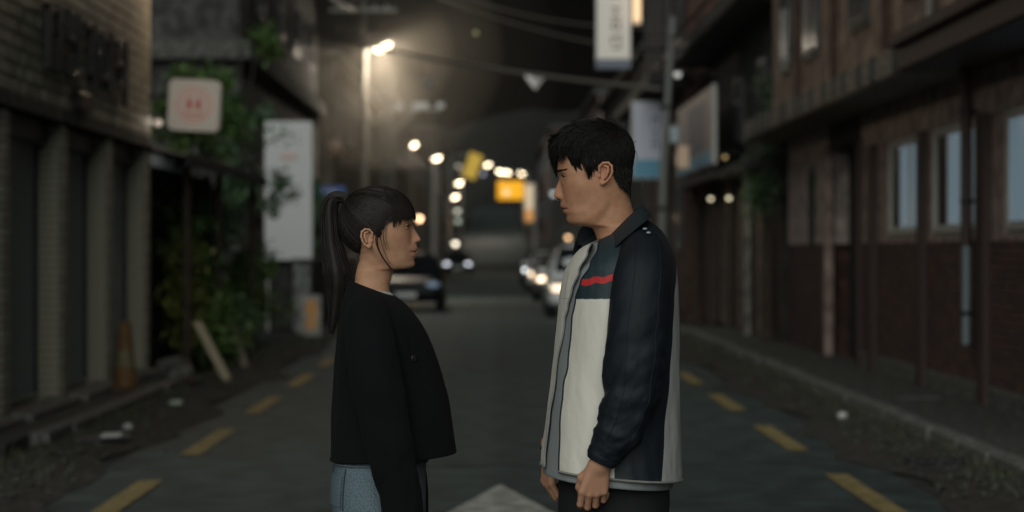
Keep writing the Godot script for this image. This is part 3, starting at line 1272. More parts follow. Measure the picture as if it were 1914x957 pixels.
# an ear on the near (+1) or far (-1) side, leaning back by lean; size is its height in metres
func ear(b: MB, m: Vector3, size: float, d: float, side: float, lean: float, skin: Color) -> void:
	var q := func(x: float, y: float, z: float) -> Vector3:
		var c := cos(lean)
		var s := sin(lean)
		return m + Vector3(-d * (x * c + y * s), y * c - x * s, side * z) * size
	var caps := []
	var helix := [[-0.2, 0.06, 0.1], [-0.24, 0.26, 0.14], [-0.12, 0.43, 0.2], [0.08, 0.47, 0.25], [0.24, 0.36, 0.29], [0.29, 0.14, 0.29], [0.25, -0.08, 0.25], [0.14, -0.26, 0.19], [0.0, -0.4, 0.13]]
	for i in helix.size() - 1:
		var a = helix[i]
		var e = helix[i + 1]
		caps.append([q.call(a[0], a[1], a[2]), q.call(e[0], e[1], e[2]), 0.05 * size, 0.048 * size, 0.03 * size])
	for e in [[[0.1, 0.3, 0.2], [0.13, 0.1, 0.21]], [[0.13, 0.1, 0.21], [0.06, -0.14, 0.19]], [[0.1, 0.3, 0.2], [-0.04, 0.33, 0.14]]]:
		caps.append([q.call(e[0][0], e[0][1], e[0][2]), q.call(e[1][0], e[1][1], e[1][2]), 0.05 * size, 0.05 * size, 0.05 * size])
	for e in [[[0.16, 0.22, 0.11], [0.1, -0.1, 0.07]], [[0.0, 0.25, 0.05], [0.05, -0.05, -0.02]], [[-0.05, 0.0, -0.05], [0.0, -0.2, -0.01]]]:
		caps.append([q.call(e[0][0], e[0][1], e[0][2]), q.call(e[1][0], e[1][1], e[1][2]), 0.075 * size, 0.08 * size, 0.04 * size])
	caps.append([q.call(-0.19, -0.06, 0.1), q.call(-0.17, -0.13, 0.11), 0.055 * size, 0.05 * size, 0.04 * size])
	caps.append([q.call(-0.04, -0.36, 0.1), q.call(0.02, -0.33, 0.12), 0.085 * size, 0.08 * size, 0.06 * size])
	caps.append([q.call(-0.12, 0.2, -0.05), q.call(-0.1, -0.3, -0.04), 0.08 * size, 0.07 * size, 0.05 * size])
	var f := b.v.size()
	nets(b, caps, 0.0016)
	for i in range(f, b.v.size()):
		b.c[i] = skin
	# the hollow of the concha is darker skin in shade only by its depth


# a hand hanging from the wrist: wr and the axes: down the hand, towards the thumb, out of the back
func hand(b: MB, wr: Vector3, down: Vector3, thumb: Vector3, back: Vector3, size: float, curl: Array, skin: Color, stub := 0.1) -> void:
	var q := func(x: float, y: float, z: float) -> Vector3:
		return wr + (thumb * x + down * y + back * z) * size
	var caps := []
	# palm: metacarpals side by side
	var kx := [0.031, 0.011, -0.009, -0.028]
	var ky := [0.086, 0.09, 0.085, 0.076]
	for i in 4:
		caps.append([q.call(kx[i] * 0.55, 0.012, 0.0), q.call(kx[i], ky[i], 0.002), 0.0145 * size, 0.0115 * size, 0.012 * size])
	caps.append([q.call(0.012, 0.02, -0.008), q.call(0.026, 0.05, -0.012), 0.013 * size, 0.014 * size, 0.012 * size])
	caps.append([q.call(-0.018, 0.02, -0.006), q.call(-0.022, 0.06, -0.008), 0.012 * size, 0.011 * size, 0.012 * size])
	caps.append([q.call(0, -stub, 0), q.call(0, 0.01, 0), 0.027 * size, 0.0235 * size, 0.014 * size])
	var len := [[0.041, 0.025, 0.02], [0.045, 0.029, 0.021], [0.042, 0.027, 0.021], [0.033, 0.021, 0.019]]
	for i in 4:
		var a := Vector3(kx[i], ky[i], 0.003)
		var ang := 0.0
		for j in 3:
			ang += curl[i][j]
			var e := a + Vector3(kx[i] * 0.04, cos(ang) * len[i][j], -sin(ang) * len[i][j])
			var r := [0.0098, 0.0088, 0.0078][j] as float * (0.88 if i == 3 else 1.0)
			caps.append([q.call(a.x, a.y, a.z), q.call(e.x, e.y, e.z), r * size, (r - 0.0009) * size, 0.0035 * size])
			a = e
	var th := [Vector3(0.02, 0.026, -0.006), Vector3(0.044, 0.054, -0.018), Vector3(0.047, 0.084, -0.03), Vector3(0.04, 0.106, -0.04)]
	for j in 3:
		caps.append([q.call(th[j].x, th[j].y, th[j].z), q.call(th[j + 1].x, th[j + 1].y, th[j + 1].z), [0.0145, 0.0112, 0.0102][j] * size, [0.0115, 0.0105, 0.0085][j] * size, 0.006 * size])
	var f := b.v.size()
	nets(b, caps, 0.0026)
	for i in range(f, b.v.size()):
		b.c[i] = skin


# rings of a garment or body: rows of [v at the back, v at the front, back u, front u, half width]; turn swings the front towards the camera
func rings(S: Profile, rows: Array, n: int, steps: int, power := 2.0, rough := 0.0, nz: FastNoiseLite = null) -> Array:
	var out := []
	var count := (rows.size() - 1) * steps
	for r in count + 1:
		var f := float(r) / steps
		var tab := []
		var val := []
		for k in 5:
			var i := mini(int(f), rows.size() - 2)
			var a = rows[maxi(i - 1, 0)][k]
			var e = rows[mini(i + 2, rows.size() - 1)][k]
			val.append(cubic_interpolate(rows[i][k], rows[i + 1][k], a, e, f - i))
		var ring := PackedVector3Array()
		var c: float = (val[2] + val[3]) / 2
		var h: float = (val[3] - val[2]) / 2
		for i in n:
			var a := TAU * i / n
			var cs := cos(a)
			var sn := sin(a)
			var x := signf(cs) * pow(absf(cs), 2.0 / power)
			var z := signf(sn) * pow(absf(sn), 2.0 / power)
			var v: float = lerpf(val[0], val[1], 0.5 + 0.5 * x)
			var g := 1.0
			if nz:
				g += rough * nz.get_noise_3d(x * 55.0 + v * 0.05, v * 0.12, z * 55.0)
			ring.append(S.at(c + h * x * g, v, val[4] * z * g))
		out.append(ring)
	return out


func sleeve_rows(S: Profile, path: Array, radii: Array, n: int, steps: int, nz: FastNoiseLite, amp: Array) -> Array:
	var pts := []
	for q in path:
		pts.append(S.at(q[0], q[1], q[2]))
	var line := curve(pts, steps)
	var rr := run(radii, steps)
	var am := run(amp, steps)
	var rows := []
	for i in line.size():
		var d: Vector3 = (line[mini(i + 1, line.size() - 1)] - line[maxi(i - 1, 0)]).normalized()
		var x := Vector3(0, 0, 1)
		x = (x - d * d.dot(x)).normalized()
		var y := d.cross(x)
		var ring := PackedVector3Array()
		for s in n:
			var a := TAU * s / n
			var g: float = 1.0 + am[i] * nz.get_noise_3d(cos(a) * 22.0 + i * 0.35 * sin(a), i * 3.6 + 9.0 * cos(a), sin(a) * 22.0)
			ring.append(line[i] + (x * cos(a) * 0.92 + y * sin(a)) * rr[i] * g)
		rows.append(ring)
	return rows


# hair: strands as thin three sided tubes in one mesh
func strands(b: MB, list: Array, r0: float, r1: float) -> void:
	for q in list:
		var n: int = q.size()
		var f := b.v.size()
		var x := Vector3.ZERO
		for i in n:
			var d: Vector3 = (q[mini(i + 1, n - 1)] - q[maxi(i - 1, 0)])
			d = d.normalized()
			if i == 0:
				x = d.cross(Vector3(0.3, 0.8, 0.5)).normalized()
			x = (x - d * d.dot(x)).normalized()
			var y := d.cross(x)
			var r := lerpf(r0, r1, pow(float(i) / (n - 1), 2.0))
			for s in 3:
				var a := TAU * s / 3
				var off := x * cos(a) + y * sin(a)
				b.v.append(q[i] + off * r)
				b.uv.append(Vector2(s / 3.0, float(i) / n))
				b.c.append(b.col)
		for i in n - 1:
			for s in 3:
				var a := f + i * 3 + s
				var e := f + i * 3 + (s + 1) % 3
				b.ix.append_array([a, e, e + 3, a, e + 3, a + 3])


func hair_material(c: Color) -> StandardMaterial3D:
	var m := StandardMaterial3D.new()
	m.albedo_color = c.linear_to_srgb()
	m.roughness = 0.5
	m.metallic_specular = 0.33
	return m


# part of an ellipsoid of hair inside a polygon of the side view
func shell(b: MB, S: Profile, c: Vector2, r: Vector3, poly: PackedVector2Array, grow: float, nz: FastNoiseLite, power := 2.15) -> void:
	var n := 150
	var m := 120
	var ids := {}
	var k0 := b.ix.size()
	var grid := []
	for j in m + 1:
		var t := PI * j / m
		for i in n + 1:
			var a := TAU * i / n
			var dir := Vector3(sin(t) * cos(a), cos(t), sin(t) * sin(a))
			var g := grow * (1.0 + 0.035 * nz.get_noise_3d(dir.x * 90, dir.y * 90, dir.z * 90))
			var e := 2.0 / power
			grid.append(Vector3(c.x + r.x * g * signf(dir.x) * pow(absf(dir.x), e), c.y - r.y * g * signf(dir.y) * pow(absf(dir.y), e), r.z * g * signf(dir.z) * pow(absf(dir.z), e)))
	for j in m:
		for i in n:
			var q := [j * (n + 1) + i, j * (n + 1) + i + 1, (j + 1) * (n + 1) + i + 1, (j + 1) * (n + 1) + i]
			var mid: Vector3 = (grid[q[0]] + grid[q[2]]) / 2
			if not Geometry2D.is_point_in_polygon(Vector2(mid.x, mid.y), poly):
				continue
			for e in q:
				if not ids.has(e):
					ids[e] = b.p(S.at(grid[e].x, grid[e].y, grid[e].z))
			b.quad(ids[q[0]], ids[q[1]], ids[q[2]], ids[q[3]])
	b.orient(k0, S.at(c.x, c.y, 0))


func on_shell(c: Vector2, r: Vector3, dir: Vector3, g: float) -> Vector3:
	# dir in units of the side view's axes (u, -v, l), as a unit sphere's direction
	var e := 2.0 / 2.15
	return Vector3(c.x + r.x * g * signf(dir.x) * pow(absf(dir.x), e), c.y - r.y * g * signf(dir.y) * pow(absf(dir.y), e), r.z * g * signf(dir.z) * pow(absf(dir.z), e))


func cloth(c: Color, rough: float, scale: float, bump := 0.05, rim := 0.0) -> StandardMaterial3D:
	var m := StandardMaterial3D.new()
	m.albedo_color = c.linear_to_srgb()
	m.roughness = rough
	m.uv1_triplanar = true
	m.uv1_scale = Vector3(scale, scale, scale)
	m.albedo_texture = T.weave
	m.heightmap_enabled = true
	m.heightmap_texture = T.fine
	m.heightmap_scale = bump
	if rim > 0:
		m.rim_enabled = true
		m.rim = rim
		m.rim_tint = 0.5
	return m


# trousers from hip rows to shoes
func legs(t: Node3D, S: Profile, called: String, hips: Array, m: Material, knee_u: float, foot_u: float, lat: float, d: float, shoe: Material) -> Node3D:
	var nz := FastNoiseLite.new()
	nz.seed = 4
	nz.frequency = 0.06
	var b := MB.new()
	b.loft(rings(S, hips, 48, 5, 2.2, 0.02, nz))
	var last = hips[hips.size() - 1]
	var cu: float = (last[2] + last[3]) / 2
	for s in [1.0, -1.0]:
		var rows := sleeve_rows(S, [[cu, last[0] - 12, s * lat], [cu, last[0] + 90, s * lat * 1.02], [knee_u, last[0] + 210, s * lat * 1.05], [foot_u, last[0] + 330, s * lat * 1.1], [foot_u, 468 + 1.37 * S.s, s * lat * 1.12]], [0.092, 0.086, 0.072, 0.062, 0.06], 28, 6, nz, [0.03, 0.05, 0.08, 0.06, 0.08])
		b.loft(rows)
	var o := part(t, called, b, m)
	for s in [1.0, -1.0]:
		b = MB.new()
		var fp := S.at(foot_u, 468 + 1.46 * S.s, s * lat * 1.12)
		var rr := []
		for i in 9:
			var f := i / 8.0
			var ring := PackedVector3Array()
			var w := 0.048 * sqrt(clampf(1.0 - pow(absf(f * 2 - 1.0), 4.0), 0.02, 1.0)) * lerpf(0.85, 1.05, f)
			var h := lerpf(0.1, 0.045, smoothstep(0.2, 0.9, f))
			for k in 14:
				var a := TAU * k / 14
				ring.append(fp + Vector3(d * lerpf(-0.09, 0.18, f), maxf(0.0, h * 0.5 + h * 0.5 * sin(a)), w * cos(a)))
			rr.append(ring)
		b.loft(rr)
		part(t, "shoe", b, shoe)
	return o


func woman() -> void:
	var S := Profile.new()
	S.u0 = 705.0
	S.s = 700.0
	var t := thing("person", "woman with a black ponytail, cropped black jacket and pale jeans, looking up to the right", "person", V(-219.0 / 700.0, 0, 6.0))
	var skin := Color(0.5, 0.27, 0.168)
	var rows := [
		[357, 716, 690, 0.01, 702, 2.0], [361, 734, 672, 0.03, 703, 2.0], [368, 748, 658, 0.045, 703, 2.0], [378, 760, 648, 0.057, 703, 2.1], [392, 768, 643, 0.066, 702, 2.2],
		[405, 771, 641, 0.071, 702, 2.3], [415, 771.5, 642, 0.0715, 702, 2.3], [422, 770.0, 644, 0.071, 702, 2.35], [432, 769.0, 648, 0.0705, 703, 2.4], [444, 770.0, 652, 0.069, 704, 2.3],
		[456, 771.5, 660, 0.066, 705, 2.2], [466, 772.5, 667, 0.062, 707, 2.15], [476, 773.0, 672, 0.0585, 708, 2.1], [486, 773.0, 672, 0.055, 709, 2.05], [494, 772.5, 669, 0.0515, 709, 1.95],
		[499.5, 769, 667.5, 0.05, 708, 1.85], [502.5, 762, 667, 0.0495, 706, 1.8], [504.5, 744, 666.6, 0.049, 703, 1.9], [507, 736, 666, 0.0485, 700, 2.0], [520, 731.5, 664, 0.047, 697, 2.0],
		[538, 728, 661, 0.049, 694, 2.0], [552, 730, 655, 0.056, 692, 2.0], [572, 738, 646, 0.1, 690, 2.0], [600, 752, 640, 0.14, 692, 2.0], [660, 775, 638, 0.145, 700, 2.0], [720, 786, 640, 0.13, 708, 2.0], [840, 785, 640, 0.135, 708, 2.0]]
	var prof := [[412, 771.6], [418, 772.0], [422.4, 772.2], [427, 774.2], [431, 776.6], [440, 782.3], [444.5, 785.2], [447.5, 786.2], [450.5, 785.3], [453, 782.2], [455.5, 779.0], [459, 779.2], [463, 780.4], [466.3, 781.4], [469, 780.3], [470.7, 777.9], [472.6, 779.2],
		[476, 779.8], [479.5, 778.6], [483, 775.6], [487.5, 774.6], [491, 775.6], [494, 775.6], [498, 773.2], [501.5, 767.0], [504.5, 744.0]]
	var k := {"brow": 413.0, "chin": 503.0, "chin_u": 766.0, "gonion_u": 704.0, "wn": [[412, 0.011], [424, 0.0085], [435, 0.0095], [446, 0.0115], [452, 0.0125], [457, 0.018], [464, 0.022], [476, 0.021], [485, 0.018], [496, 0.021], [504, 0.024]],
		"ala_l": 0.0125, "ala_v": 450.0, "sub_v": 454.5, "eye_l": 0.0305, "eye_v": 423.6, "socket": 4.2, "ridge": 0.6, "mouth_l": 0.022, "seam": 470.7, "lip0": 463.5, "lip1": 481.5, "lip": Color(0.4, 0.12, 0.11), "blush": Color(0.58, 0.26, 0.18),
		"cheek": 0.0025, "cheek_u": 745.0, "cheek_v": 440.0, "hollow": 0.001, "hollow_u": 735.0, "hollow_v": 475.0, "carve": 0.17, "hair": Color(0.011, 0.0085, 0.0075), "fuzz": 0.0, "scalp": PackedVector2Array([Vector2(600, 300), Vector2(800, 300), Vector2(800, 396), Vector2(750, 400), Vector2(724, 414), Vector2(714, 432), Vector2(704, 430), Vector2(682, 436), Vector2(678, 462), Vector2(674, 478), Vector2(600, 480)]), "jaw": [[-0.2, 452], [0.0, 470], [0.35, 489], [0.7, 500], [1.0, 504], [1.2, 505]]}
	var b := MB.new()
	head(b, S, rows, prof, k, skin)
	ear(b, S.at(690.5, 447, 0.069), 0.056, 1.0, 1.0, 0.1, Color(0.58, 0.31, 0.2))
	ear(b, S.at(690.5, 447, -0.069), 0.056, 1.0, -1.0, 0.1, Color(0.58, 0.31, 0.2))
	var open_curl := [[0.25, 0.4, 0.3], [0.3, 0.45, 0.3], [0.35, 0.5, 0.35], [0.4, 0.5, 0.35]]
	for s in [1.0, -1.0]:
		hand(b, S.at(764, 1008, s * 0.215), Vector3(0.1, -1, 0).normalized(), Vector3(1, 0.1, 0).normalized(), Vector3(0, 0, s), 0.92, open_curl, skin)
	var body := part(t, "body", b, skin_material())
	for s in [1.0, -1.0]:
		var eb := MB.new()
		eye(t, eb, S, 764.6, 424.0, s * 0.0315, 1.0, skin, Vector3(1, 0.12, 0.12 * s), 0.7)
		part(t, "eyelid", eb, body.material_override)
	# hair
	var nz := FastNoiseLite.new()
	nz.seed = 3
	nz.frequency = 0.03
	var hm := hair_material(Color(0.0165, 0.0122, 0.01))
	var c := Vector2(705.0, 415.0)
	var r := Vector3(71.5, 65.5, 0.0775)
	var poly := PackedVector2Array([Vector2(600, 300), Vector2(800, 300), Vector2(800, 404), Vector2(772, 409), Vector2(750, 411), Vector2(730, 415), Vector2(721, 422), Vector2(714, 441), Vector2(709, 446), Vector2(706, 436), Vector2(696, 430), Vector2(684, 431), Vector2(677.5, 442), Vector2(676, 462), Vector2(673, 481), Vector2(660, 486), Vector2(600, 486)])
	b = MB.new()
	shell(b, S, c, r, poly, 1.0, nz)
	var list := []
	var tie := Vector3(-0.8, 0.6, 0).normalized()
	# pulled back from the hairline to the tie
	for i in 4200:
		var s := 1.0 if i % 2 else -1.0
		var root: Vector3
		var g := i % 10
		if g < 4:
			# from the temple and the front, over the ear
			var f := rnd(0, 1)
			root = Vector3(lerpf(0.3, -0.05, f), lerpf(0.35, -0.28, f), s * lerpf(0.8, 0.97, f))
		elif g == 4 or i % 3 == 0:
			root = Vector3(-absf(rng.randfn()) * 0.6 + 0.1, rnd(-0.9, 0.35), s * rnd(0.15, 0.9))
		elif g < 7:
			var f := rnd(0, 1)
			root = Vector3(lerpf(-0.1, -0.62, f), lerpf(-0.3, -0.85, f), s * lerpf(0.9, 0.15, f))
		else:
			root = Vector3(rnd(-0.2, 0.6), rnd(0.6, 1.0), s * rnd(0.05, 0.6))
		root = (root + Vector3(rnd(-0.12, 0.12), rnd(-0.1, 0.1), rnd(-0.1, 0.1))).normalized()
		var q := []
		var lift := rnd(1.004, 1.02)
		for j in 9:
			var e := j / 8.0
			var dir := root.slerp(tie, e * 0.99)
			var at := on_shell(c, r, dir, lift + 0.012 * nz.get_noise_3d(root.x * 60 + e * 20, root.y * 60, root.z * 60))
			if j == 0 and not Geometry2D.is_point_in_polygon(Vector2(at.x, at.y), poly):
				q = []
				break
			q.append(S.at(at.x, at.y, at.z))
		if q:
			list.append(q)
	# the fringe: from the crown forward and down over the brow
	for i in 1500:
		var az := rnd(-1.15, 1.15)
		var root := Vector3(rnd(0.0, 0.45), 0.95, 0.25 * sin(az)).normalized()
		var lock := floorf(az * 9.0 + 0.5 * sin(az * 31.0))
		var az_tip := lerpf(az, (lock + 0.5) / 9.0, 0.45)
		var side := sin(az)
		var low := rnd(-5, 6) + 5.0 * nz.get_noise_2d(lock * 71.0, 5.0) + 12.0 * smoothstep(0.75, 1.15, absf(az))
		var tip := Vector3(cos(az_tip) * 1.0, 0.13 - 0.05 * absf(side) - low / 66.0 * 0.9, sin(az_tip)).normalized()
		var q := []
		var lift := rnd(1.0, 1.022)
		for j in 10:
			var dir := root.slerp(tip, j / 9.0)
			var at := on_shell(c, r, dir, lift + 0.01 * nz.get_noise_3d(az * 60, j * 4.0, 7.0))
			q.append(S.at(at.x, at.y, at.z))
		list.append(q)
	# loose hairs standing off the head
	for i in 130:
		var dir := Vector3(rng.randfn(), absf(rng.randfn()) + 0.2, rng.randfn() * 0.6).normalized()
		var q := []
		for j in 6:
			var e := j / 5.0
			var w := on_shell(c, r, dir.slerp(tie, 0.12 + e * 0.35), 1.0 + 0.03 * sin(e * 2.4) + 0.02 * e * rnd(0, 1))
			q.append(S.at(w.x, w.y, w.z))
		list.append(q)
	strands(b, list, 0.0008, 0.00025)
	var hair := part(t, "hair", b, hm)
	# locks in front of the ear
	b = MB.new()
	list = []
	for s in [1.0, -1.0]:
		for i in 46:
			if i % 2 and i < 40:
				continue
			var f := rnd(0, 1)
			var w := rnd(-3.5, 3.5)
			var path := []
			if i < 30:
				path = [[712 + w, 420, 0.0755], [707 + w * 0.8, 445, 0.077], [709 + w * 0.5, 462, 0.072], [717 + w * 0.4, 480, 0.064], [728 + w * 0.5, 496, 0.055], [735 + w, 503 + f * 3, 0.05]]
			elif i < 40:
				path = [[720 + w, 418, 0.073], [716 + w, 440, 0.0755], [719 + w * 0.5, 462, 0.071], [725 + w * 0.3, 480, 0.063], [732 + w * 0.4, 494, 0.056]]
			else:
				path = [[724 + w, 420, 0.0725], [722 + w, 442, 0.0745], [725 + w, 458, 0.0715], [728 + w, 468, 0.068]]
			var pts := []
			for p in path:
				pts.append(S.at(p[0], p[1], s * (p[2] + 0.002)))
			list.append(curve(pts, 4))
	strands(b, list, 0.0005, 0.00018)
	stuff(part(t, "side_locks", b, hm))
	# ponytail
	b = MB.new()
	var spine := []
	var hw := []
	for q in [[651, 377, 9], [642, 370, 10], [630, 368, 11], [619, 376, 13], [616, 395, 14.5], [617, 420, 16], [619, 450, 18], [624, 480, 21.5], [629, 508, 25.5], [631, 530, 24], [629, 555, 18], [626, 580, 12.5], [622, 603, 8], [619, 624, 3.5]]:
		spine.append(S.at(q[0], q[1], 0.0))
		hw.append(q[2] / S.s)
	var line := curve(spine, 3)
	var wid := run(hw, 3)
	b.tube(line, wid.map(func(x): return x * 0.84), 16, 0.8)
	list = []
	for i in 900:
		var a := rnd(0, TAU)
		var rr := sqrt(rnd(0.45, 1.0))
		var len := line.size() - (rng.randi() % 9 if i % 3 else 0)
		var q := []
		var ph := rnd(0, 9)
		for j in len:
			var d: Vector3 = (line[mini(j + 1, line.size() - 1)] - line[maxi(j - 1, 0)]).normalized()
			var x := Vector3(0, 0, 1)
			var y := d.cross(x)
			var g: float = wid[j] * (rr + 0.06 * sin(j * 0.4 + ph))
			q.append(line[j] + (x * cos(a) * 0.75 + y * sin(a)) * g)
		list.append(q)
	for i in 14:
		var q := []
		var a := rnd(0, TAU)
		for j in line.size():
			q.append(line[j] + Vector3(cos(a) * (wid[j] * 1.05 + 0.004 * sin(j * 0.3 + i)), 0, sin(a) * 0.02))
		list.append(q)
	strands(b, list, 0.0012, 0.0004)
	part(hair, "ponytail", b, hm)
	b = MB.new()
	b.tube(curve([S.at(650, 369, 0.011), S.at(646, 372, 0.018), S.at(647, 380, 0.014), S.at(649, 385, 0.0), S.at(647, 380, -0.014), S.at(646, 372, -0.018), S.at(650, 369, -0.011), S.at(651, 366, 0), S.at(650, 369, 0.011)], 4), [0.0045], 6)
	part(hair, "hair_tie", b, M.rubber)
	# white top at the neck, then the jacket
	b = MB.new()
	b.loft(rings(S, [[534, 546, 664, 729, 0.05], [536, 549.5, 661, 734, 0.055], [542, 555.5, 657, 737, 0.066], [560, 580, 652, 750, 0.1], [700, 700, 645, 790, 0.14]], 64, 5), true, false, false)
	part(t, "white_top", b, cloth(Color(0.62, 0.6, 0.55), 0.85, 30))
	nz = FastNoiseLite.new()
	nz.seed = 21
	nz.frequency = 0.035
	var black := cloth(Color(0.0055, 0.006, 0.0072), 0.85, 22, 0.12, 0.12)
	black.metallic_specular = 0.3
	b = MB.new()
	var jr := [[533, 562, 663, 726, 0.05], [527, 556, 661, 731, 0.056], [524.5, 553, 658, 736, 0.066], [527, 556, 654.5, 743, 0.078], [537, 566, 649.5, 756, 0.112], [555, 582, 644, 771, 0.15], [582, 604, 637.5, 787, 0.168], [625, 640, 630, 804, 0.17], [685, 693, 625, 823, 0.17], [740, 745, 622, 839, 0.172], [800, 799, 620, 847, 0.18], [852, 838, 619, 851, 0.188], [859, 844.5, 619.5, 851, 0.189], [860, 845.5, 623, 847, 0.184], [850, 836, 626, 843, 0.178]]
	b.loft(rings(S, jr, 96, 6, 2.15, 0.05, nz), true, false, false)
	var jk := part(t, "jacket", b, black)
	for s in [1.0, -1.0]:
		b = MB.new()
		var sr := sleeve_rows(S, [[692, 570, s * 0.105], [694, 598, s * 0.158], [703, 655, s * 0.192], [715, 722, s * 0.212], [729, 790, s * 0.22], [741, 852, s * 0.222], [755, 915, s * 0.22], [762, 985, s * 0.215], [764, 1015, s * 0.213]], [0.05, 0.062, 0.068, 0.067, 0.063, 0.058, 0.055, 0.049, 0.044], 40, 7, nz, [0.02, 0.03, 0.07, 0.14, 0.17, 0.17, 0.12, 0.08, 0.05])
		b.loft(sr)
		part(jk, "sleeve", b, black)
		# the seam that sets the sleeve in
		var seam := []
		for q in [[655, 618, 0.163], [668, 577, 0.135], [694, 560, 0.125], [722, 577, 0.145], [736, 625, 0.166], [738, 680, 0.168]]:
			seam.append(S.at(q[0], q[1], s * q[2]))
		b = MB.new()
		b.tube(curve(seam, 6), [0.0022], 5)
		part(jk, "sleeve_seam", b, black)
	b = MB.new()
	var hem := []
	for i in 97:
		var a := TAU * i / 96
		hem.append(S.at(735 + 116.5 * cos(a), lerpf(857.5, 843.5, 0.5 + 0.5 * cos(a)), 0.19 * sin(a)))
	b.tube(hem, [0.0035], 6)
	part(jk, "hem", b, black)
	for q in [[789, 735, 0.135], [800, 800, 0.13], [776, 665, 0.135]]:
		b = MB.new()
		b.lathe(S.at(q[0], q[1], q[2]), [Vector2(0.001, 0.006), Vector2(0.009, 0.006), Vector2(0.011, 0.003), Vector2(0.01, -0.004), Vector2(0.001, -0.004)], 14, Basis(Vector3.RIGHT, PI / 2).rotated(Vector3.UP, 0.7))
		part(jk, "button", b, mat(Color(0.012, 0.009, 0.008), 0.4))
	var denim := cloth(Color(0.26, 0.35, 0.42), 0.85, 26, 0.03)
	denim.detail_enabled = true
	denim.detail_albedo = T.blotch
	denim.detail_blend_mode = BaseMaterial3D.BLEND_MODE_MUL
	var hips := [[822, 822, 636, 792, 0.145], [845, 845, 631, 796, 0.155], [868, 866, 626, 797, 0.163], [900, 900, 621.5, 796.5, 0.17], [930, 930, 620, 796, 0.174], [957, 957, 621, 795, 0.174], [1000, 1000, 626, 790, 0.172], [1040, 1040, 634, 784, 0.168]]
	var jeans := legs(t, S, "jeans", hips, denim, 716, 712, 0.085, 1.0, mat(Color(0.5, 0.48, 0.45), 0.6))
	# back pocket and side seam as raised cloth
	b = MB.new()
	var hr := rings(S, hips, 96, 10, 2.2)
	var patch := []
	for j in range(24, 44):
		var row := PackedVector3Array()
		for i in range(36, 47):
			var q: Vector3 = hr[j][i]
			var mid := Vector3((708.0 - 705.0) / 700.0, q.y, 0)
			row.append(q + (q - mid).normalized() * 0.0035)
		patch.append(row)
	b.loft(patch, false, false, false, S.at(708, 900, 0))
	part(jeans, "back_pocket", b, denim)
	for e in [35, 47]:
		b = MB.new()
		var seam := []
		for j in range(20, 46):
			var q: Vector3 = hr[j][e]
			seam.append(q + (q - Vector3(0, q.y, 0)).normalized() * 0.003)
		b.tube(seam, [0.0018], 4)
		part(jeans, "pocket_stitching", b, cloth(Color(0.09, 0.13, 0.18), 0.9, 20))
	b = MB.new()
	var belt := []
	for i in 97:
		var q: Vector3 = hr[18][i % 96]
		belt.append(q + (q - Vector3(0, q.y, 0)).normalized() * 0.003)
	b.tube(belt, [0.003], 5)
	part(jeans, "waistband", b, denim)


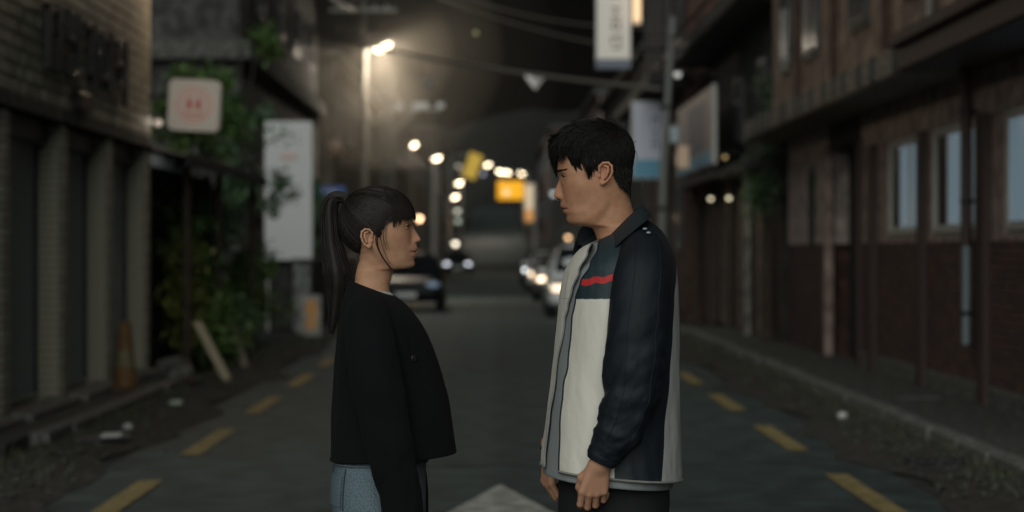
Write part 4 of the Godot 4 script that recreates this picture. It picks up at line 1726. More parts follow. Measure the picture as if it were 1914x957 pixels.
func man() -> void:
	var S := Profile.new()
	S.u0 = 1150.0
	S.s = 724.14
	var t := thing("person", "man with short black hair in an open navy and white jacket, looking down leftwards", "person", V(226.0 / 724.14, 0, 5.8))
	var skin := Color(0.48, 0.242, 0.145)
	var rows := [
		[229, 1098, 1124, 0.012, 1112, 2.0], [234, 1076, 1146, 0.04, 1111, 2.0], [244, 1062, 1160, 0.058, 1110, 2.1], [258, 1052, 1170, 0.069, 1110, 2.2], [274, 1046, 1176, 0.0745, 1110, 2.3], [290, 1043.5, 1178.5, 0.0765, 1111, 2.35],
		[306, 1042, 1178.5, 0.077, 1111, 2.35], [320, 1042.5, 1177.5, 0.077, 1112, 2.4], [332, 1045.5, 1176, 0.0765, 1112, 2.4], [345, 1048.0, 1174.5, 0.0755, 1112, 2.4], [358, 1050, 1174.5, 0.0735, 1111, 2.35], [372, 1052, 1177, 0.0705, 1110, 2.3],
		[384, 1054.5, 1181, 0.068, 1110, 2.2], [396, 1056.5, 1184.5, 0.066, 1110, 2.15], [406, 1059, 1187, 0.064, 1112, 2.05], [413, 1061, 1188.5, 0.063, 1115, 1.95], [418, 1066, 1189.5, 0.062, 1120, 1.9], [421, 1077, 1190.5, 0.0615, 1126, 1.85],
		[423.5, 1098, 1191, 0.061, 1134, 1.9], [427, 1107, 1192, 0.0605, 1142, 2.0], [440, 1113.5, 1196, 0.0605, 1150, 2.0], [456, 1117, 1200, 0.064, 1156, 2.0], [475, 1115, 1205, 0.08, 1160, 2.0], [500, 1100, 1215, 0.13, 1160, 2.0], [560, 1075, 1225, 0.15, 1155, 2.0], [700, 1065, 1230, 0.15, 1150, 2.0], [880, 1068, 1235, 0.145, 1150, 2.0]]
	var prof := [[312, 1041.6], [320, 1041.4], [326, 1043.0], [332, 1045.2], [336, 1045.0], [342, 1042.6], [350, 1039.6], [358, 1037.0], [363, 1035.6], [366.5, 1035.7], [369.5, 1037.6], [372, 1041.5], [374, 1046.2], [377, 1047.9], [381, 1047.5], [384.5, 1047.0], [387.5, 1048.2], [389.6, 1051.2], [391, 1053.2], [392.8, 1052.4],
		[396, 1051.8], [399, 1054.0], [402, 1057.8], [405, 1058.9], [409, 1058.6], [413, 1059.8], [417, 1062.8], [420, 1070.5], [423.5, 1098.0]]
	var k := {"brow": 322.0, "chin": 420.5, "chin_u": 1064.0, "gonion_u": 1126.0, "wn": [[312, 0.014], [330, 0.0095], [345, 0.0105], [360, 0.0135], [370, 0.0145], [376, 0.019], [384, 0.024], [394, 0.024], [402, 0.021], [412, 0.026], [422, 0.03]],
		"ala_l": 0.0145, "ala_v": 368.0, "sub_v": 373.2, "eye_l": 0.0325, "eye_v": 331.5, "socket": 5.2, "ridge": 1.6, "mouth_l": 0.025, "seam": 390.6, "lip0": 381.5, "lip1": 401.0, "lip": Color(0.36, 0.135, 0.105), "blush": Color(0.5, 0.21, 0.13),
		"cheek": 0.0035, "cheek_u": 1076.0, "cheek_v": 347.0, "hollow": 0.0035, "hollow_u": 1083.0, "hollow_v": 380.0, "carve": 0.13, "hair": Color(0.009, 0.0078, 0.0075), "fuzz": 0.35, "scalp": PackedVector2Array([Vector2(1000, 200), Vector2(1220, 200), Vector2(1220, 350), Vector2(1190, 361), Vector2(1176, 363), Vector2(1166, 359), Vector2(1154, 350), Vector2(1145, 334), Vector2(1139, 316), Vector2(1130, 306), Vector2(1117, 306), Vector2(1109, 318), Vector2(1105, 330), Vector2(1100, 334), Vector2(1095, 320), Vector2(1086, 304), Vector2(1074, 292), Vector2(1062, 284), Vector2(1000, 284)]), "jaw": [[-0.2, 368], [0.0, 392], [0.3, 406], [0.65, 416], [1.0, 421], [1.2, 422]]}
	var b := MB.new()
	var fuzz := head(b, S, rows, prof, k, skin)
	ear(b, S.at(1126.5, 327.5, 0.0745), 0.064, -1.0, 1.0, 0.16, Color(0.52, 0.24, 0.15))
	ear(b, S.at(1126.5, 327.5, -0.0745), 0.064, -1.0, -1.0, 0.16, Color(0.52, 0.24, 0.15))
	var curl := [[0.35, 0.75, 0.5], [0.45, 0.85, 0.55], [0.5, 0.95, 0.6], [0.55, 1.0, 0.6]]
	hand(b, S.at(1113, 847, 0.245), Vector3(-0.2, -1, -0.08).normalized(), Vector3(-0.95, 0.19, 0.25).normalized(), Vector3(-0.25, -0.13, 0.96).normalized(), 0.93, curl, Color(0.47, 0.25, 0.16))
	hand(b, S.at(1031, 862, -0.2), Vector3(-0.04, -1, 0.1).normalized(), Vector3(0.35, 0.14, 0.93).normalized(), Vector3(-0.93, -0.1, 0.36).normalized(), 0.93, [[0.5, 0.9, 0.6], [0.55, 1.0, 0.6], [0.6, 1.05, 0.6], [0.65, 1.1, 0.6]], Color(0.47, 0.24, 0.15), 0.03)
	var body := part(t, "body", b, skin_material())
	for s in [1.0, -1.0]:
		var eb := MB.new()
		eye(t, eb, S, 1051.0, 332.0, s * 0.0335, -1.0, skin, Vector3(-1, -0.12, 0.12 * s), 0.8)
		part(t, "eyelid", eb, body.material_override)
	var hm := hair_material(Color(0.0115, 0.0098, 0.009))
	# brows
	b = MB.new()
	var list := []
	for s in [1.0, -1.0]:
		for i in 150:
			var f := rnd(0, 1)
			var l := lerpf(0.013, 0.054, f)
			var v := lerpf(321.4, 318.6, f) + rnd(-2.2, 2.2) * (1.0 - f * 0.6)
			list.append([S.at(face_u(rows, v, l) - 1.0, v, s * l), S.at(face_u(rows, v, l + 0.003) - 2.6, v - 0.9, s * (l + 0.003)), S.at(face_u(rows, v, l + 0.006) - 2.4, v - 1.0, s * (l + 0.006))])
	strands(b, list, 0.0007, 0.0002)
	part(t, "eyebrows", b, hm)
	# hair
	var nz := FastNoiseLite.new()
	nz.seed = 5
	nz.frequency = 0.03
	var c := Vector2(1110.0, 292.0)
	var r := Vector3(74.0, 66.0, 0.0835)
	var poly := PackedVector2Array([Vector2(1000, 200), Vector2(1220, 200), Vector2(1220, 340), Vector2(1184, 352), Vector2(1176, 361), Vector2(1166, 356), Vector2(1155, 346), Vector2(1146, 330), Vector2(1141, 312), Vector2(1133, 301), Vector2(1122, 302), Vector2(1113, 312), Vector2(1107, 326), Vector2(1100, 334), Vector2(1094, 318), Vector2(1088, 306), Vector2(1080, 310), Vector2(1074, 314), Vector2(1067, 298), Vector2(1062, 284), Vector2(1055, 274), Vector2(1044, 276), Vector2(1000, 276)])
	b = MB.new()
	shell(b, S, c, r, poly, 1.0, nz)
	list = []
	var whorl := Vector3(0.55, 0.83, 0.05).normalized()
	for i in 8500:
		var dir := Vector3(rng.randfn(), rng.randfn() + 0.35, rng.randfn()).normalized()
		var at := on_shell(c, r, dir, 1.0)
		if not Geometry2D.is_point_in_polygon(Vector2(at.x, at.y), poly):
			continue
		# clumps share their heading
		var cell := Vector3(floor(dir.x * 9), floor(dir.y * 9), floor(dir.z * 9))
		var wob := Vector3(nz.get_noise_3d(cell.x * 37, cell.y * 37, cell.z * 37), nz.get_noise_3d(cell.x * 37 + 500, cell.y * 37, cell.z * 37), nz.get_noise_3d(cell.x * 37, cell.y * 37 + 500, cell.z * 37))
		var top := smoothstep(-0.05, 0.7, dir.y)
		var front := smoothstep(0.3, -0.7, dir.x)
		var flow := (dir - whorl * dir.dot(whorl)).normalized()
		var head_ := (flow * 0.8 + Vector3(-0.5 * top, -0.55 + 0.15 * top, 0) + wob * (0.5 + 0.7 * top)).normalized()
		var length := lerpf(0.16, lerpf(0.5, 0.85, front), top) * rnd(0.7, 1.15)
		if top < 0.35 and dir.x < -0.15:
			length = rnd(0.12, 0.28)
		if dir.x < -0.55 and dir.y < 0.45:
			length = rnd(0.08, 0.16)
		var lift := lerpf(0.012, 0.05 + 0.045 * front, top) * rnd(0.6, 1.3)
		var q := []
		var p := dir
		var n := 7
		for j in n:
			var e := float(j) / (n - 1)
			var g := 1.002 + lift * sin(minf(e * 1.25, 1.0) * PI * 0.62)
			var w := on_shell(c, r, p, g)
			q.append(S.at(w.x, w.y, w.z))
			var step := (head_ - p * head_.dot(p)).normalized()
			p = (p + step * length / (n - 1)).normalized()
			head_ = (head_ + Vector3(0, -0.16, 0)).normalized()
		list.append(q)
	list.append_array(fuzz)
	for i in 320:
		var dir := Vector3(rng.randfn() - 0.5, absf(rng.randfn()) * 0.9 + 0.25, rng.randfn() * 0.7).normalized()
		var q := []
		var go := (Vector3(-0.7, 0.1, 0) + Vector3(rng.randfn(), rng.randfn(), rng.randfn()) * 0.5).normalized()
		var p := dir
		var up_ := rnd(0.05, 0.14)
		for j in 6:
			var e := j / 5.0
			var w := on_shell(c, r, p, 1.0 + up_ * sin(e * 2.0))
			q.append(S.at(w.x, w.y, w.z))
			p = (p + (go - p * go.dot(p)).normalized() * 0.075).normalized()
		list.append(q)
	strands(b, list, 0.001, 0.0003)
	# the fringe: tapering clumps that hang before the forehead
	list = []
	var tips := [[1037, 324, 0.012, 1043, 258], [1033, 312, -0.012, 1040, 262], [1041, 330, -0.03, 1046, 256], [1030, 300, 0.03, 1042, 262], [1027, 284, 0.0, 1040, 262], [1077, 327, 0.066, 1066, 262], [1071, 319, 0.06, 1062, 262], [1066, 308, 0.054, 1058, 262], [1082, 318, 0.071, 1074, 270], [1099, 336, 0.078, 1092, 285], [1103, 330, 0.078, 1100, 290], [1044, 294, 0.046, 1052, 258], [1053, 290, 0.054, 1056, 258], [1077, 327, -0.066, 1066, 262], [1066, 316, -0.058, 1058, 262], [1040, 318, -0.042, 1048, 258], [1052, 318, -0.052, 1054, 258], [1026, 268, 0.02, 1044, 256], [1030, 258, 0.03, 1050, 250], [1029, 276, -0.03, 1044, 258]]
	for q in tips:
		for i in 60:
			var sp := rng.randfn() * 0.45
			var sl := rng.randfn() * 0.45
			var root := Vector3(q[3] + 10 + sp * 9, q[4] - 8 + absf(sp) * 4, q[2] * 0.75 + sl * 0.011)
			var mid := Vector3((q[3] * 0.62 + q[0] * 0.38) - 6.5 + sp * 5.5, lerpf(q[4], q[1], 0.42), q[2] + sl * 0.008)
			var tip := Vector3(q[0] + sp * 1.5, q[1] + rnd(-6, 2), q[2] + sl * 0.003)
			if q[2] > 0.05 or q[2] < -0.05:
				mid = Vector3((q[3] + q[0]) / 2 + sp * 5.0, (q[4] + q[1]) / 2, q[2] + 0.008 * signf(q[2]) + sl * 0.006)
			var pts := [S.at(root.x, root.y, root.z), S.at(mid.x, mid.y, mid.z), S.at(tip.x, tip.y, tip.z)]
			list.append(curve(pts, 4))
	strands(b, list, 0.001, 0.00025)
	part(t, "hair", b, hm)

	# clothes
	nz = FastNoiseLite.new()
	nz.seed = 33
	nz.frequency = 0.03
	b = MB.new()
	var tr := [[436, 458, 1203, 1112, 0.066], [434, 455, 1205, 1109, 0.071], [438, 460, 1207, 1106, 0.08], [450, 476, 1214, 1098, 0.12], [480, 510, 1235, 1063, 0.18], [560, 570, 1252, 1050, 0.201], [700, 700, 1258, 1035, 0.208], [800, 795, 1259, 1024, 0.212], [880, 868, 1258, 1016.5, 0.216], [908, 884, 1256, 1016, 0.216], [909, 881, 1250, 1021, 0.2]]
	b.loft(rings(S, tr, 80, 5, 2.1, 0.02, nz), true, false, false)
	part(t, "grey_shirt", b, cloth(Color(0.33, 0.345, 0.35), 0.9, 26, 0.08))
	# track jacket: an open ring of cloth; the panels' colours are in the cloth, as flat blocks
	var jr := [[414, 456, 1192, 1110, 0.05], [409, 457, 1202, 1099, 0.072], [416, 465, 1219, 1085, 0.112], [433, 480, 1239, 1071, 0.16], [457, 497, 1252, 1061, 0.192], [486, 515, 1262, 1054, 0.208], [540, 555, 1267, 1046.5, 0.212], [620, 630, 1269, 1039, 0.213], [700, 705, 1270, 1030, 0.215], [780, 772, 1271, 1021, 0.218], [848, 834, 1272, 1014, 0.222], [887, 862, 1272.5, 1012, 0.224], [894, 868, 1272, 1012.5, 0.224]]
	var N := 240
	var full := rings(S, jr, N, 12, 2.15, 0.034, nz)
	var near := [[440, 1125], [455, 1121], [475, 1115], [500, 1100], [530, 1083], [557, 1074], [600, 1066], [681, 1059], [715, 1052], [800, 1046], [882, 1042], [910, 1041]]
	var far := [[440, 1110], [455, 1105], [478, 1096], [510, 1078], [545, 1065], [570, 1058], [600, 1051], [700, 1037], [767, 1027], [853, 1016.5], [910, 1014]]
	# angle of the near and far edge in every ring, then resampled from edge to edge round the back
	var rows2 := []
	var im := Image.create(1024, 1024, false, Image.FORMAT_RGB8)
	var navy := Color(0.009, 0.0145, 0.021)
	var green := Color(0.013, 0.029, 0.036)
	var white := Color(0.68, 0.635, 0.565)
	var cool := Color(0.46, 0.46, 0.44)
	var red := Color(0.5, 0.022, 0.025)
	var spans := []
	for ring in full:
		var y = 468.0 - (ring[N / 4].y - 1.46) * S.s
		var yf = 468.0 - (ring[0].y - 1.46) * S.s
		var cu = (ring[0].x + ring[N / 2].x) / 2
		var hu: float = absf(ring[0].x - ring[N / 2].x) / 2
		var un := (pchip(near, yf, 1) - S.u0) / S.s
		var uf := (pchip(far, yf, 1) - S.u0) / S.s
		var an := pow(acos(clampf((cu - un) / hu, -1, 1)) / PI, 1.0) * N / 2
		var af := pow(acos(clampf((cu - uf) / hu, -1, 1)) / PI, 1.0) * N / 2
		an = maxf(an, af + 1.0)
		spans.append(Vector2(an, N + af))
		var out := PackedVector3Array()
		var K := 200
		for i in K + 1:
			var a := lerpf(an, N + af, float(i) / K)
			var i0 := int(floor(a)) % N
			out.append(ring[i0].lerp(ring[(i0 + 1) % N], a - floor(a)))
		rows2.append(out)
	var R := rows2.size()
	for j in 1024:
		var fr := float(j) / 1023 * (R - 1)
		var r0 := mini(int(fr), R - 2)
		for i in 1024:
			var fi := float(i) / 1023 * 200.0
			var i0 := mini(int(fi), 199)
			var a: Vector3 = rows2[r0][i0].lerp(rows2[r0 + 1][i0], fr - r0)
			var e: Vector3 = rows2[r0][i0 + 1].lerp(rows2[r0 + 1][i0 + 1], fr - r0)
			var q := a.lerp(e, fi - i0)
			var u := S.u0 + q.x * S.s
			var v := 468.0 - (q.y - 1.46) * S.s
			var col := navy
			var yoke := 556.5 + (u - 1072.0) * -0.02
			var ang := lerpf(spans[r0].x, spans[r0].y, fi / 200.0)
			if ang > N - 2:
				col = navy if v < 440 else white
			elif q.z > 0:
				var back := pchip([[470, 1268], [500, 1261], [560, 1254], [620, 1250], [700, 1244], [800, 1233], [895, 1227]], v, 1)
				var side := pchip([[400, 1150], [556, 1148], [640, 1150], [760, 1142], [900, 1139]], v, 1)
				if u > back and v > 470:
					col = cool
				elif u < side:
					col = green if v < yoke else white
					var sv := 526.0 - (u - 1083.0) * 0.14 + 1.6 * sin(u * 0.22)
					if absf(v - sv) < 6.0 and u < 1151:
						col = red
			else:
				if u > 1240 and v > 480:
					col = cool
				elif u < 1140:
					col = navy if v < 446 else white
			if absf(fr - (R - 4.5)) < 0.12 or absf(v - yoke) < 0.8 and u < 1150:
				col = col * 0.75
			im.set_pixel(i, j, col.linear_to_srgb())
	b = MB.new()
	b.loft(rows2, false, false, false, S.at(1150, 650, 0))
	# the cloth's inner face, a little inside, joined along the edges
	var inner := []
	for rr in rows2.size():
		var row := PackedVector3Array()
		for i in rows2[rr].size():
			var q: Vector3 = rows2[rr][i]
			var mid := Vector3(0.0, q.y, 0)
			row.append(q + (mid - q).normalized() * 0.003)
		inner.append(row)
	var jm := StandardMaterial3D.new()
	jm.albedo_texture = ImageTexture.create_from_image(im)
	jm.roughness = 0.62
	jm.heightmap_enabled = false
	jm.cull_mode = BaseMaterial3D.CULL_DISABLED
	jm.normal_enabled = true
	jm.normal_texture = noise(41, 0.02, 0, 1, 4, 512, true)
	jm.normal_scale = 0.12
	var jk := part(t, "jacket", b, jm)
	b = MB.new()
	b.loft(inner, false, false, false, S.at(1150, 650, 0))
	part(jk, "lining", b, cloth(Color(0.5, 0.48, 0.43), 0.8, 20))
	var dark := cloth(Color(0.010, 0.015, 0.021), 0.62, 24, 0.06)
	dark.metallic_specular = 0.4
	for e in [0, 200]:
		b = MB.new()
		var edge := []
		for rr in range(18, rows2.size(), 2):
			edge.append(rows2[rr][e])
		edge.append(rows2[rows2.size() - 1][e])
		b.tube(edge, [0.0028 if e == 0 else 0.0024], 6)
		part(jk, "zip_edge", b, dark if e == 0 else cloth(Color(0.3, 0.3, 0.29), 0.8, 20))
	b = MB.new()
	b.tube(rows2[rows2.size() - 1], [0.004], 6)
	part(jk, "hem", b, cloth(Color(0.3, 0.29, 0.27), 0.8, 20))
	# sleeves
	for s in [1.0, -1.0]:
		b = MB.new()
		var path := [[1188, 452, 0.09], [1193, 472, 0.155], [1189, 520, 0.215], [1179, 600, 0.238], [1174, 672, 0.25], [1166, 735, 0.255], [1147, 788, 0.254], [1126, 824, 0.249], [1115, 848, 0.246]] if s > 0 else [[1118, 440, -0.12], [1124, 470, -0.18], [1122, 540, -0.215], [1116, 620, -0.225], [1103, 700, -0.225], [1082, 765, -0.22], [1060, 812, -0.213], [1042, 845, -0.206], [1034, 862, -0.202]]
		var rr := [0.036, 0.058, 0.07, 0.075, 0.073, 0.067, 0.058, 0.046, 0.034] if s > 0 else [0.05, 0.066, 0.07, 0.068, 0.06, 0.052, 0.042, 0.034, 0.03]
		var sr := sleeve_rows(S, path, rr, 56, 10, nz, [0.02, 0.04, 0.07, 0.12, 0.19, 0.22, 0.24, 0.16, 0.06])
		b.loft(sr, true, true, false)
		var sl := part(jk, "sleeve", b, dark)
		# tonal stripes down the arm and the cuff
		if s > 0:
			for e in [[3, 0.0012], [-6, 0.0012]]:
				b = MB.new()
				var line := []
				for j in range(10, 66):
					var q: Vector3 = sr[j][(56 + e[0]) % 56]
					line.append(q)
				b.tube(line, [e[1]], 5)
				part(sl, "tonal_stripe", b, dark)
		b = MB.new()
		var cuff := []
		for f in [[sr.size() - 7, 1.02], [sr.size() - 6, 1.06], [sr.size() - 2, 1.07], [sr.size() - 1, 1.03]]:
			var mid := Vector3.ZERO
			for q in sr[f[0]]:
				mid += q
			mid /= 56.0
			var ring := PackedVector3Array()
			for q in sr[f[0]]:
				ring.append(mid + (q - mid) * f[1])
			cuff.append(ring)
		b.loft(cuff, true, false, false)
		part(sl, "cuff", b, dark)
	# collar: a folded leaf from lapel tip to lapel tip round the back
	var up := [[1112, 472, 0.036], [1119, 459, 0.05], [1140, 436, 0.066], [1166, 409, 0.07], [1188, 389, 0.05], [1198, 382.5, 0.0], [1184, 391, -0.05], [1155, 409, -0.07], [1125, 427, -0.066], [1102, 443, -0.05], [1088, 457, -0.036]]
	var lowr := [[1115, 477, 0.1], [1134, 473, 0.15], [1154, 452, 0.168], [1180, 430, 0.16], [1203, 412, 0.112], [1214, 405, 0.0], [1199, 414, -0.11], [1160, 432, -0.16], [1125, 445, -0.155], [1094, 456, -0.13], [1083, 463, -0.1]]
	var ua := []
	var la := []
	for q in up:
		ua.append(S.at(q[0], q[1], q[2]))
	for q in lowr:
		la.append(S.at(q[0], q[1], q[2]))
	ua = curve(ua, 6)
	la = curve(la, 6)
	var cr := []
	for j in 13:
		var row := PackedVector3Array()
		var f := j / 12.0
		for i in ua.size():
			var q: Vector3
			var o: Vector3 = (la[i] - Vector3(0.0, la[i].y, 0)).normalized()
			if f < 0.3:
				q = ua[i].lerp(ua[i] + Vector3(0, -0.03, 0) - o * 0.0, 1.0 - f / 0.3)
			else:
				var g := (f - 0.3) / 0.7
				q = ua[i].lerp(la[i], g) + o * 0.006 * sin(g * PI) + o * 0.004 * g
			row.append(q)
		cr.append(row)
	b = MB.new()
	b.loft(cr, false, false, false, S.at(1155, 470, 0))
	var cm := cloth(Color(0.013, 0.023, 0.029), 0.7, 24, 0.06)
	cm.cull_mode = BaseMaterial3D.CULL_DISABLED
	var col_ := part(jk, "collar", b, cm)
	b = MB.new()
	b.tube(la, [0.0022], 5)
	part(col_, "collar_edge", b, dark)
	# two small pale beads standing for glints on the shoulder
	for q in [[1197, 431, 0.166], [1203, 438, 0.178]]:
		b = MB.new()
		b.ball(S.at(q[0], q[1], q[2]) + Vector3(0, 0.003, 0.012), Vector3(0.006, 0.003, 0.003), 6)
		part(jk, "shoulder_glint", b, mat(Color(0.3, 0.34, 0.38), 0.3))
	# trousers
	var hips := [[868, 868, 1240, 1046, 0.17], [905, 905, 1250, 1044, 0.175], [957, 957, 1250, 1044, 0.178], [1010, 1010, 1247, 1048, 0.176], [1060, 1060, 1238, 1056, 0.172]]
	legs(t, S, "trousers", hips, cloth(Color(0.01, 0.01, 0.011), 0.85, 20, 0.08), 1140, 1150, 0.09, -1.0, mat(Color(0.03, 0.03, 0.03), 0.5))


# ---------------------------------------------------------------- the street's things
func street_lamp(label: String, head_: Vector3, pole_x: float, energy: float, size: float, bright: float, warm: Color, extra := 0.0, pole_mat: Material = null) -> Node3D:
	var z := -head_.z
	var g := lie(z)
	var t := thing("street_lamp", label, "street lamp", V(pole_x, g, z), "street lamps along the street")
	var b := nb(t)
	var top := head_.y + 0.15 + extra
	b.tube([V(pole_x, g - 0.05, z), V(pole_x, g + 1.5, z), V(pole_x, top, z)], [0.15, 0.14, 0.1], 14)
	part(t, "pole", b, pole_mat if pole_mat else M.pole)
	b = nb(t)
	var s := signf(head_.x - pole_x)
	b.tube(curve([V(pole_x, head_.y - 0.35, z), V(lerpf(pole_x, head_.x, 0.4), head_.y + 0.02, z), head_ + Vector3(-s * 0.1, 0.13, 0)], 5), [0.035], 8)
	part(t, "arm", b, M.steel)
	b = nb(t)
	var w := Basis(Vector3.FORWARD, s * -0.35 if size > 0.13 else 0.0)
	var rows := []
	for i in 7:
		var a := PI * 0.5 * i / 6.0
		var ring := PackedVector3Array()
		for k in 16:
			var e := TAU * k / 16
			ring.append(head_ + w * Vector3(cos(e) * size * 1.9 * cos(a), size * (0.25 + 0.75 * sin(a)), sin(e) * size * 1.15 * cos(a)))
		rows.append(ring)
	b.loft(rows, true, false, true)
	part(t, "lamp_hood", b, M.steel)
	b = nb(t)
	b.ball(head_, Vector3(size * 1.55, size * 0.75, size * 0.95), 10, w)
	var bulb := part(t, "bulb", b, glow(warm, bright))
	var o := OmniLight3D.new()
	o.name = "light"
	o.position = head_ - t.position
	o.light_color = warm.lerp(Color(1, 0.97, 0.9), 0.45).linear_to_srgb()
	o.light_energy = energy
	o.light_size = size * 0.6
	o.omni_range = 80
	o.omni_attenuation = 2
	o.shadow_enabled = true
	t.add_child(o)
	return t


# the part of a street lamp's light that its hood throws down on the road
func pool(t: Node3D, at: Vector3, energy: float, c: Color) -> void:
	var o := SpotLight3D.new()
	o.name = "road_light"
	o.light_color = c.lerp(Color(1, 0.97, 0.9), 0.45).linear_to_srgb()
	o.light_energy = energy
	o.spot_angle = 52
	o.spot_angle_attenuation = 1.0
	o.spot_range = 80
	o.spot_attenuation = 2
	o.light_size = 0.12
	o.shadow_enabled = true
	t.add_child(o)
	o.position = at - t.position
	o.rotation = Vector3(-PI / 2, 0, 0.3)


func lamps() -> void:
	var warm := Color(1.0, 0.8, 0.54)
	var t := street_lamp("nearest lit street lamp on a tall concrete utility pole with crossarms", V(-3.33, 7.52, 67), -3.9, 14, 0.17, 7, warm, 4.2)
	pool(t, V(-3.33, 7.5, 67), 42, warm)
	for q in [[9.8, 0.9], [8.6, 1.0]]:
		var b := nb(t)
		b.bx(V(-3.9, q[0], 66.8), Vector3(q[1] * 2, 0.09, 0.09), 0.01)
		var arm := part(t, "crossarm", b, M.steel)
		for x in [-0.7, -0.3, 0.35, 0.7]:
			b = nb(t)
			b.lathe(V(-3.9 + x * q[1], q[0] + 0.045, 66.8), [Vector2(0.03, 0), Vector2(0.055, 0.03), Vector2(0.03, 0.06), Vector2(0.055, 0.09), Vector2(0.02, 0.13)], 10)
			var i := part(arm, "insulator", b, M.white_paint)
	var b := nb(t)
	b.lathe(V(-4.25, 8.9, 66.8), [Vector2(0.02, 0), Vector2(0.2, 0.02), Vector2(0.22, 0.1), Vector2(0.22, 0.6), Vector2(0.18, 0.68), Vector2(0.02, 0.7)], 16)
	part(t, "transformer", b, M.steel)
	t = street_lamp("second lit street lamp, above the orange lit pole on the left", V(-4.73, 7.48, 129), -4.75, 12, 0.2, 11, warm, 0.2)
	pool(t, V(-4.6, 7.46, 129), 110, warm)
	t = street_lamp("third lit street lamp on a white pole left of the lane", V(-3.78, 7.48, 147), -3.95, 22, 0.19, 10, warm, 0.1, M.white_paint)
	pool(t, V(-3.78, 7.46, 147), 110, warm)
	street_lamp("fourth lit street lamp, upper one of the close pair left of the hill road", V(-2.9, 7.0, 185), -3.6, 26, 0.18, 12, warm)
	street_lamp("lower one of the close pair of lit lamps left of the hill road", V(-3.5, 6.22, 200), -4.1, 22, 0.19, 12, warm)
	street_lamp("lit street lamp on a long arm high over the middle of the hill road", V(-0.57, 9.08, 200), -3.0, 22, 0.17, 10, warm)
	street_lamp("lit street lamp left of a tight row of three above the yellow sign", V(0.56, 9.0, 215), 3.0, 22, 0.2, 11, warm)
	street_lamp("lit street lamp in the middle of the row of three above the yellow sign", V(1.3, 9.45, 230), 3.1, 22, 0.2, 11, warm)
	street_lamp("lit street lamp on the right end of the row above the yellow sign", V(2.7, 9.07, 222), 3.3, 22, 0.2, 11, warm)
	street_lamp("lowest lit lamp of the group, just over the yellow sign", V(0.95, 9.08, 250), 3.2, 20, 0.2, 9, warm)
	# little lamps on walls and posts
	wall_lamp("small warm lamp on the left beside the woman's brow", V(-4.7, 3.45, 139.6), -4.8, 0.2, 7, Color(1, 0.62, 0.35), 3)
	wall_lamp("small pale lamp on a short post level with the woman's lips", V(-3.1, 1.26, 90), -3.1, 0.13, 7, Color(1, 0.8, 0.65), 2)
	wall_lamp("small pale lamp over the roof of the farther parked car on the left", V(-2.64, 1.92, 152), -2.64, 0.17, 4, Color(0.95, 0.85, 0.65), 2)
	wall_lamp("round pale lamp on the shop corner beside the rounded sign", V(-3.78, 2.9, 25.3), -3.9, 0.045, 0.5, Color(1, 0.85, 0.7), 0.05)
	wall_lamp("warm lamp high up on the shop corner that lights the wall tiles", V(-3.25, 4.9, 25.7), -3.9, 0.07, 2.0, Color(1.0, 0.76, 0.54), 2.2)
	wall_lamp("round pale lamp hanging under the diagonal eave by the leaning post", V(3.1, 4.44, 38), 4.3, 0.06, 0.5, Color(0.9, 0.9, 0.85), 0.05)
	wall_lamp("left one of two small yellowish lamps on the plank house", V(3.72, 2.35, 38.6), 4.28, 0.035, 1.6, Color(0.95, 0.85, 0.55), 0.1)
	wall_lamp("right one of two small yellowish lamps on the plank house", V(3.76, 2.3, 36.0), 4.28, 0.035, 1.6, Color(0.95, 0.85, 0.55), 0.1)
	wall_lamp("tiny yellow lamp under the eave of the plank house", V(3.8, 3.0, 37.0), 4.28, 0.03, 0.7, Color(0.95, 0.7, 0.3), 0.05)
	wall_lamp("faint green lamp hanging high over the lane", V(-0.42, 6.4, 51), -0.42, 0.05, 0.35, Color(0.6, 0.6, 0.25), 0.02)
	wall_lamp("dim pale lamp below the close pair of lamps on the left", V(-2.9, 4.55, 176), -4.8, 0.2, 1.2, Color(0.9, 0.85, 0.7), 1)
	wall_lamp("pale lamp on the wall right of the yellow sign by the man's mouth", V(3.9, 5.2, 148), 4.4, 0.16, 1.2, Color(0.8, 0.9, 0.9), 1)
	wall_lamp("dull pale lamp low on the left wall under the close pair of lamps", V(-2.75, 3.7, 170), -4.8, 0.18, 0.8, Color(0.8, 0.9, 0.75), 0.5)
	wall_lamp("dull bluish lamp left of the long armed lamp on the hill", V(-1.0, 8.2, 198), -1.0, 0.16, 0.8, Color(0.75, 0.8, 1.0), 0.5)
	wall_lamp("dull lamp left of the close pair of lamps, beside the yellow banner", V(-2.9, 8.3, 182), -4.8, 0.17, 0.7, Color(1.0, 0.9, 0.7), 0.5)
	wall_lamp("warm lamp on a low post among the parked cars on the right", V(2.9, 1.1, 104), 2.9, 0.13, 5, Color(1.0, 0.8, 0.55), 1)
	wall_lamp("small orange lamp on the right wall beyond the parked cars", V(4.2, 2.2, 128), 4.4, 0.13, 3, Color(1.0, 0.6, 0.3), 1)
	# added fog round the lit lamps, standing in for their lens glow
	for q in [[V(-3.4, 7.4, 67.4), Vector3(4.4, 4.4, 4.5), 0.02], [V(-3.5, 7.4, 67.5), Vector3(7.6, 7.2, 7), 0.014], [V(-3.7, 7.1, 68), Vector3(11.5, 10, 10), 0.003], [V(-4.2, 6.9, 68), Vector3(17, 13, 14), 0.0006], [V(-5, 7.2, 135), Vector3(11, 9, 26), 0.0015]]:
		var fv := FogVolume.new()
		fv.name = numbered("glow_fog", self)
		fv.position = q[0]
		fv.size = q[1]
		fv.shape = RenderingServer.FOG_VOLUME_SHAPE_ELLIPSOID
		var fm := FogMaterial.new()
		fm.density = q[2]
		fm.albedo = Color(0.9, 0.86, 0.8)
		fv.material = fm
		fv.set_meta("kind", "stuff")
		add_child(fv)


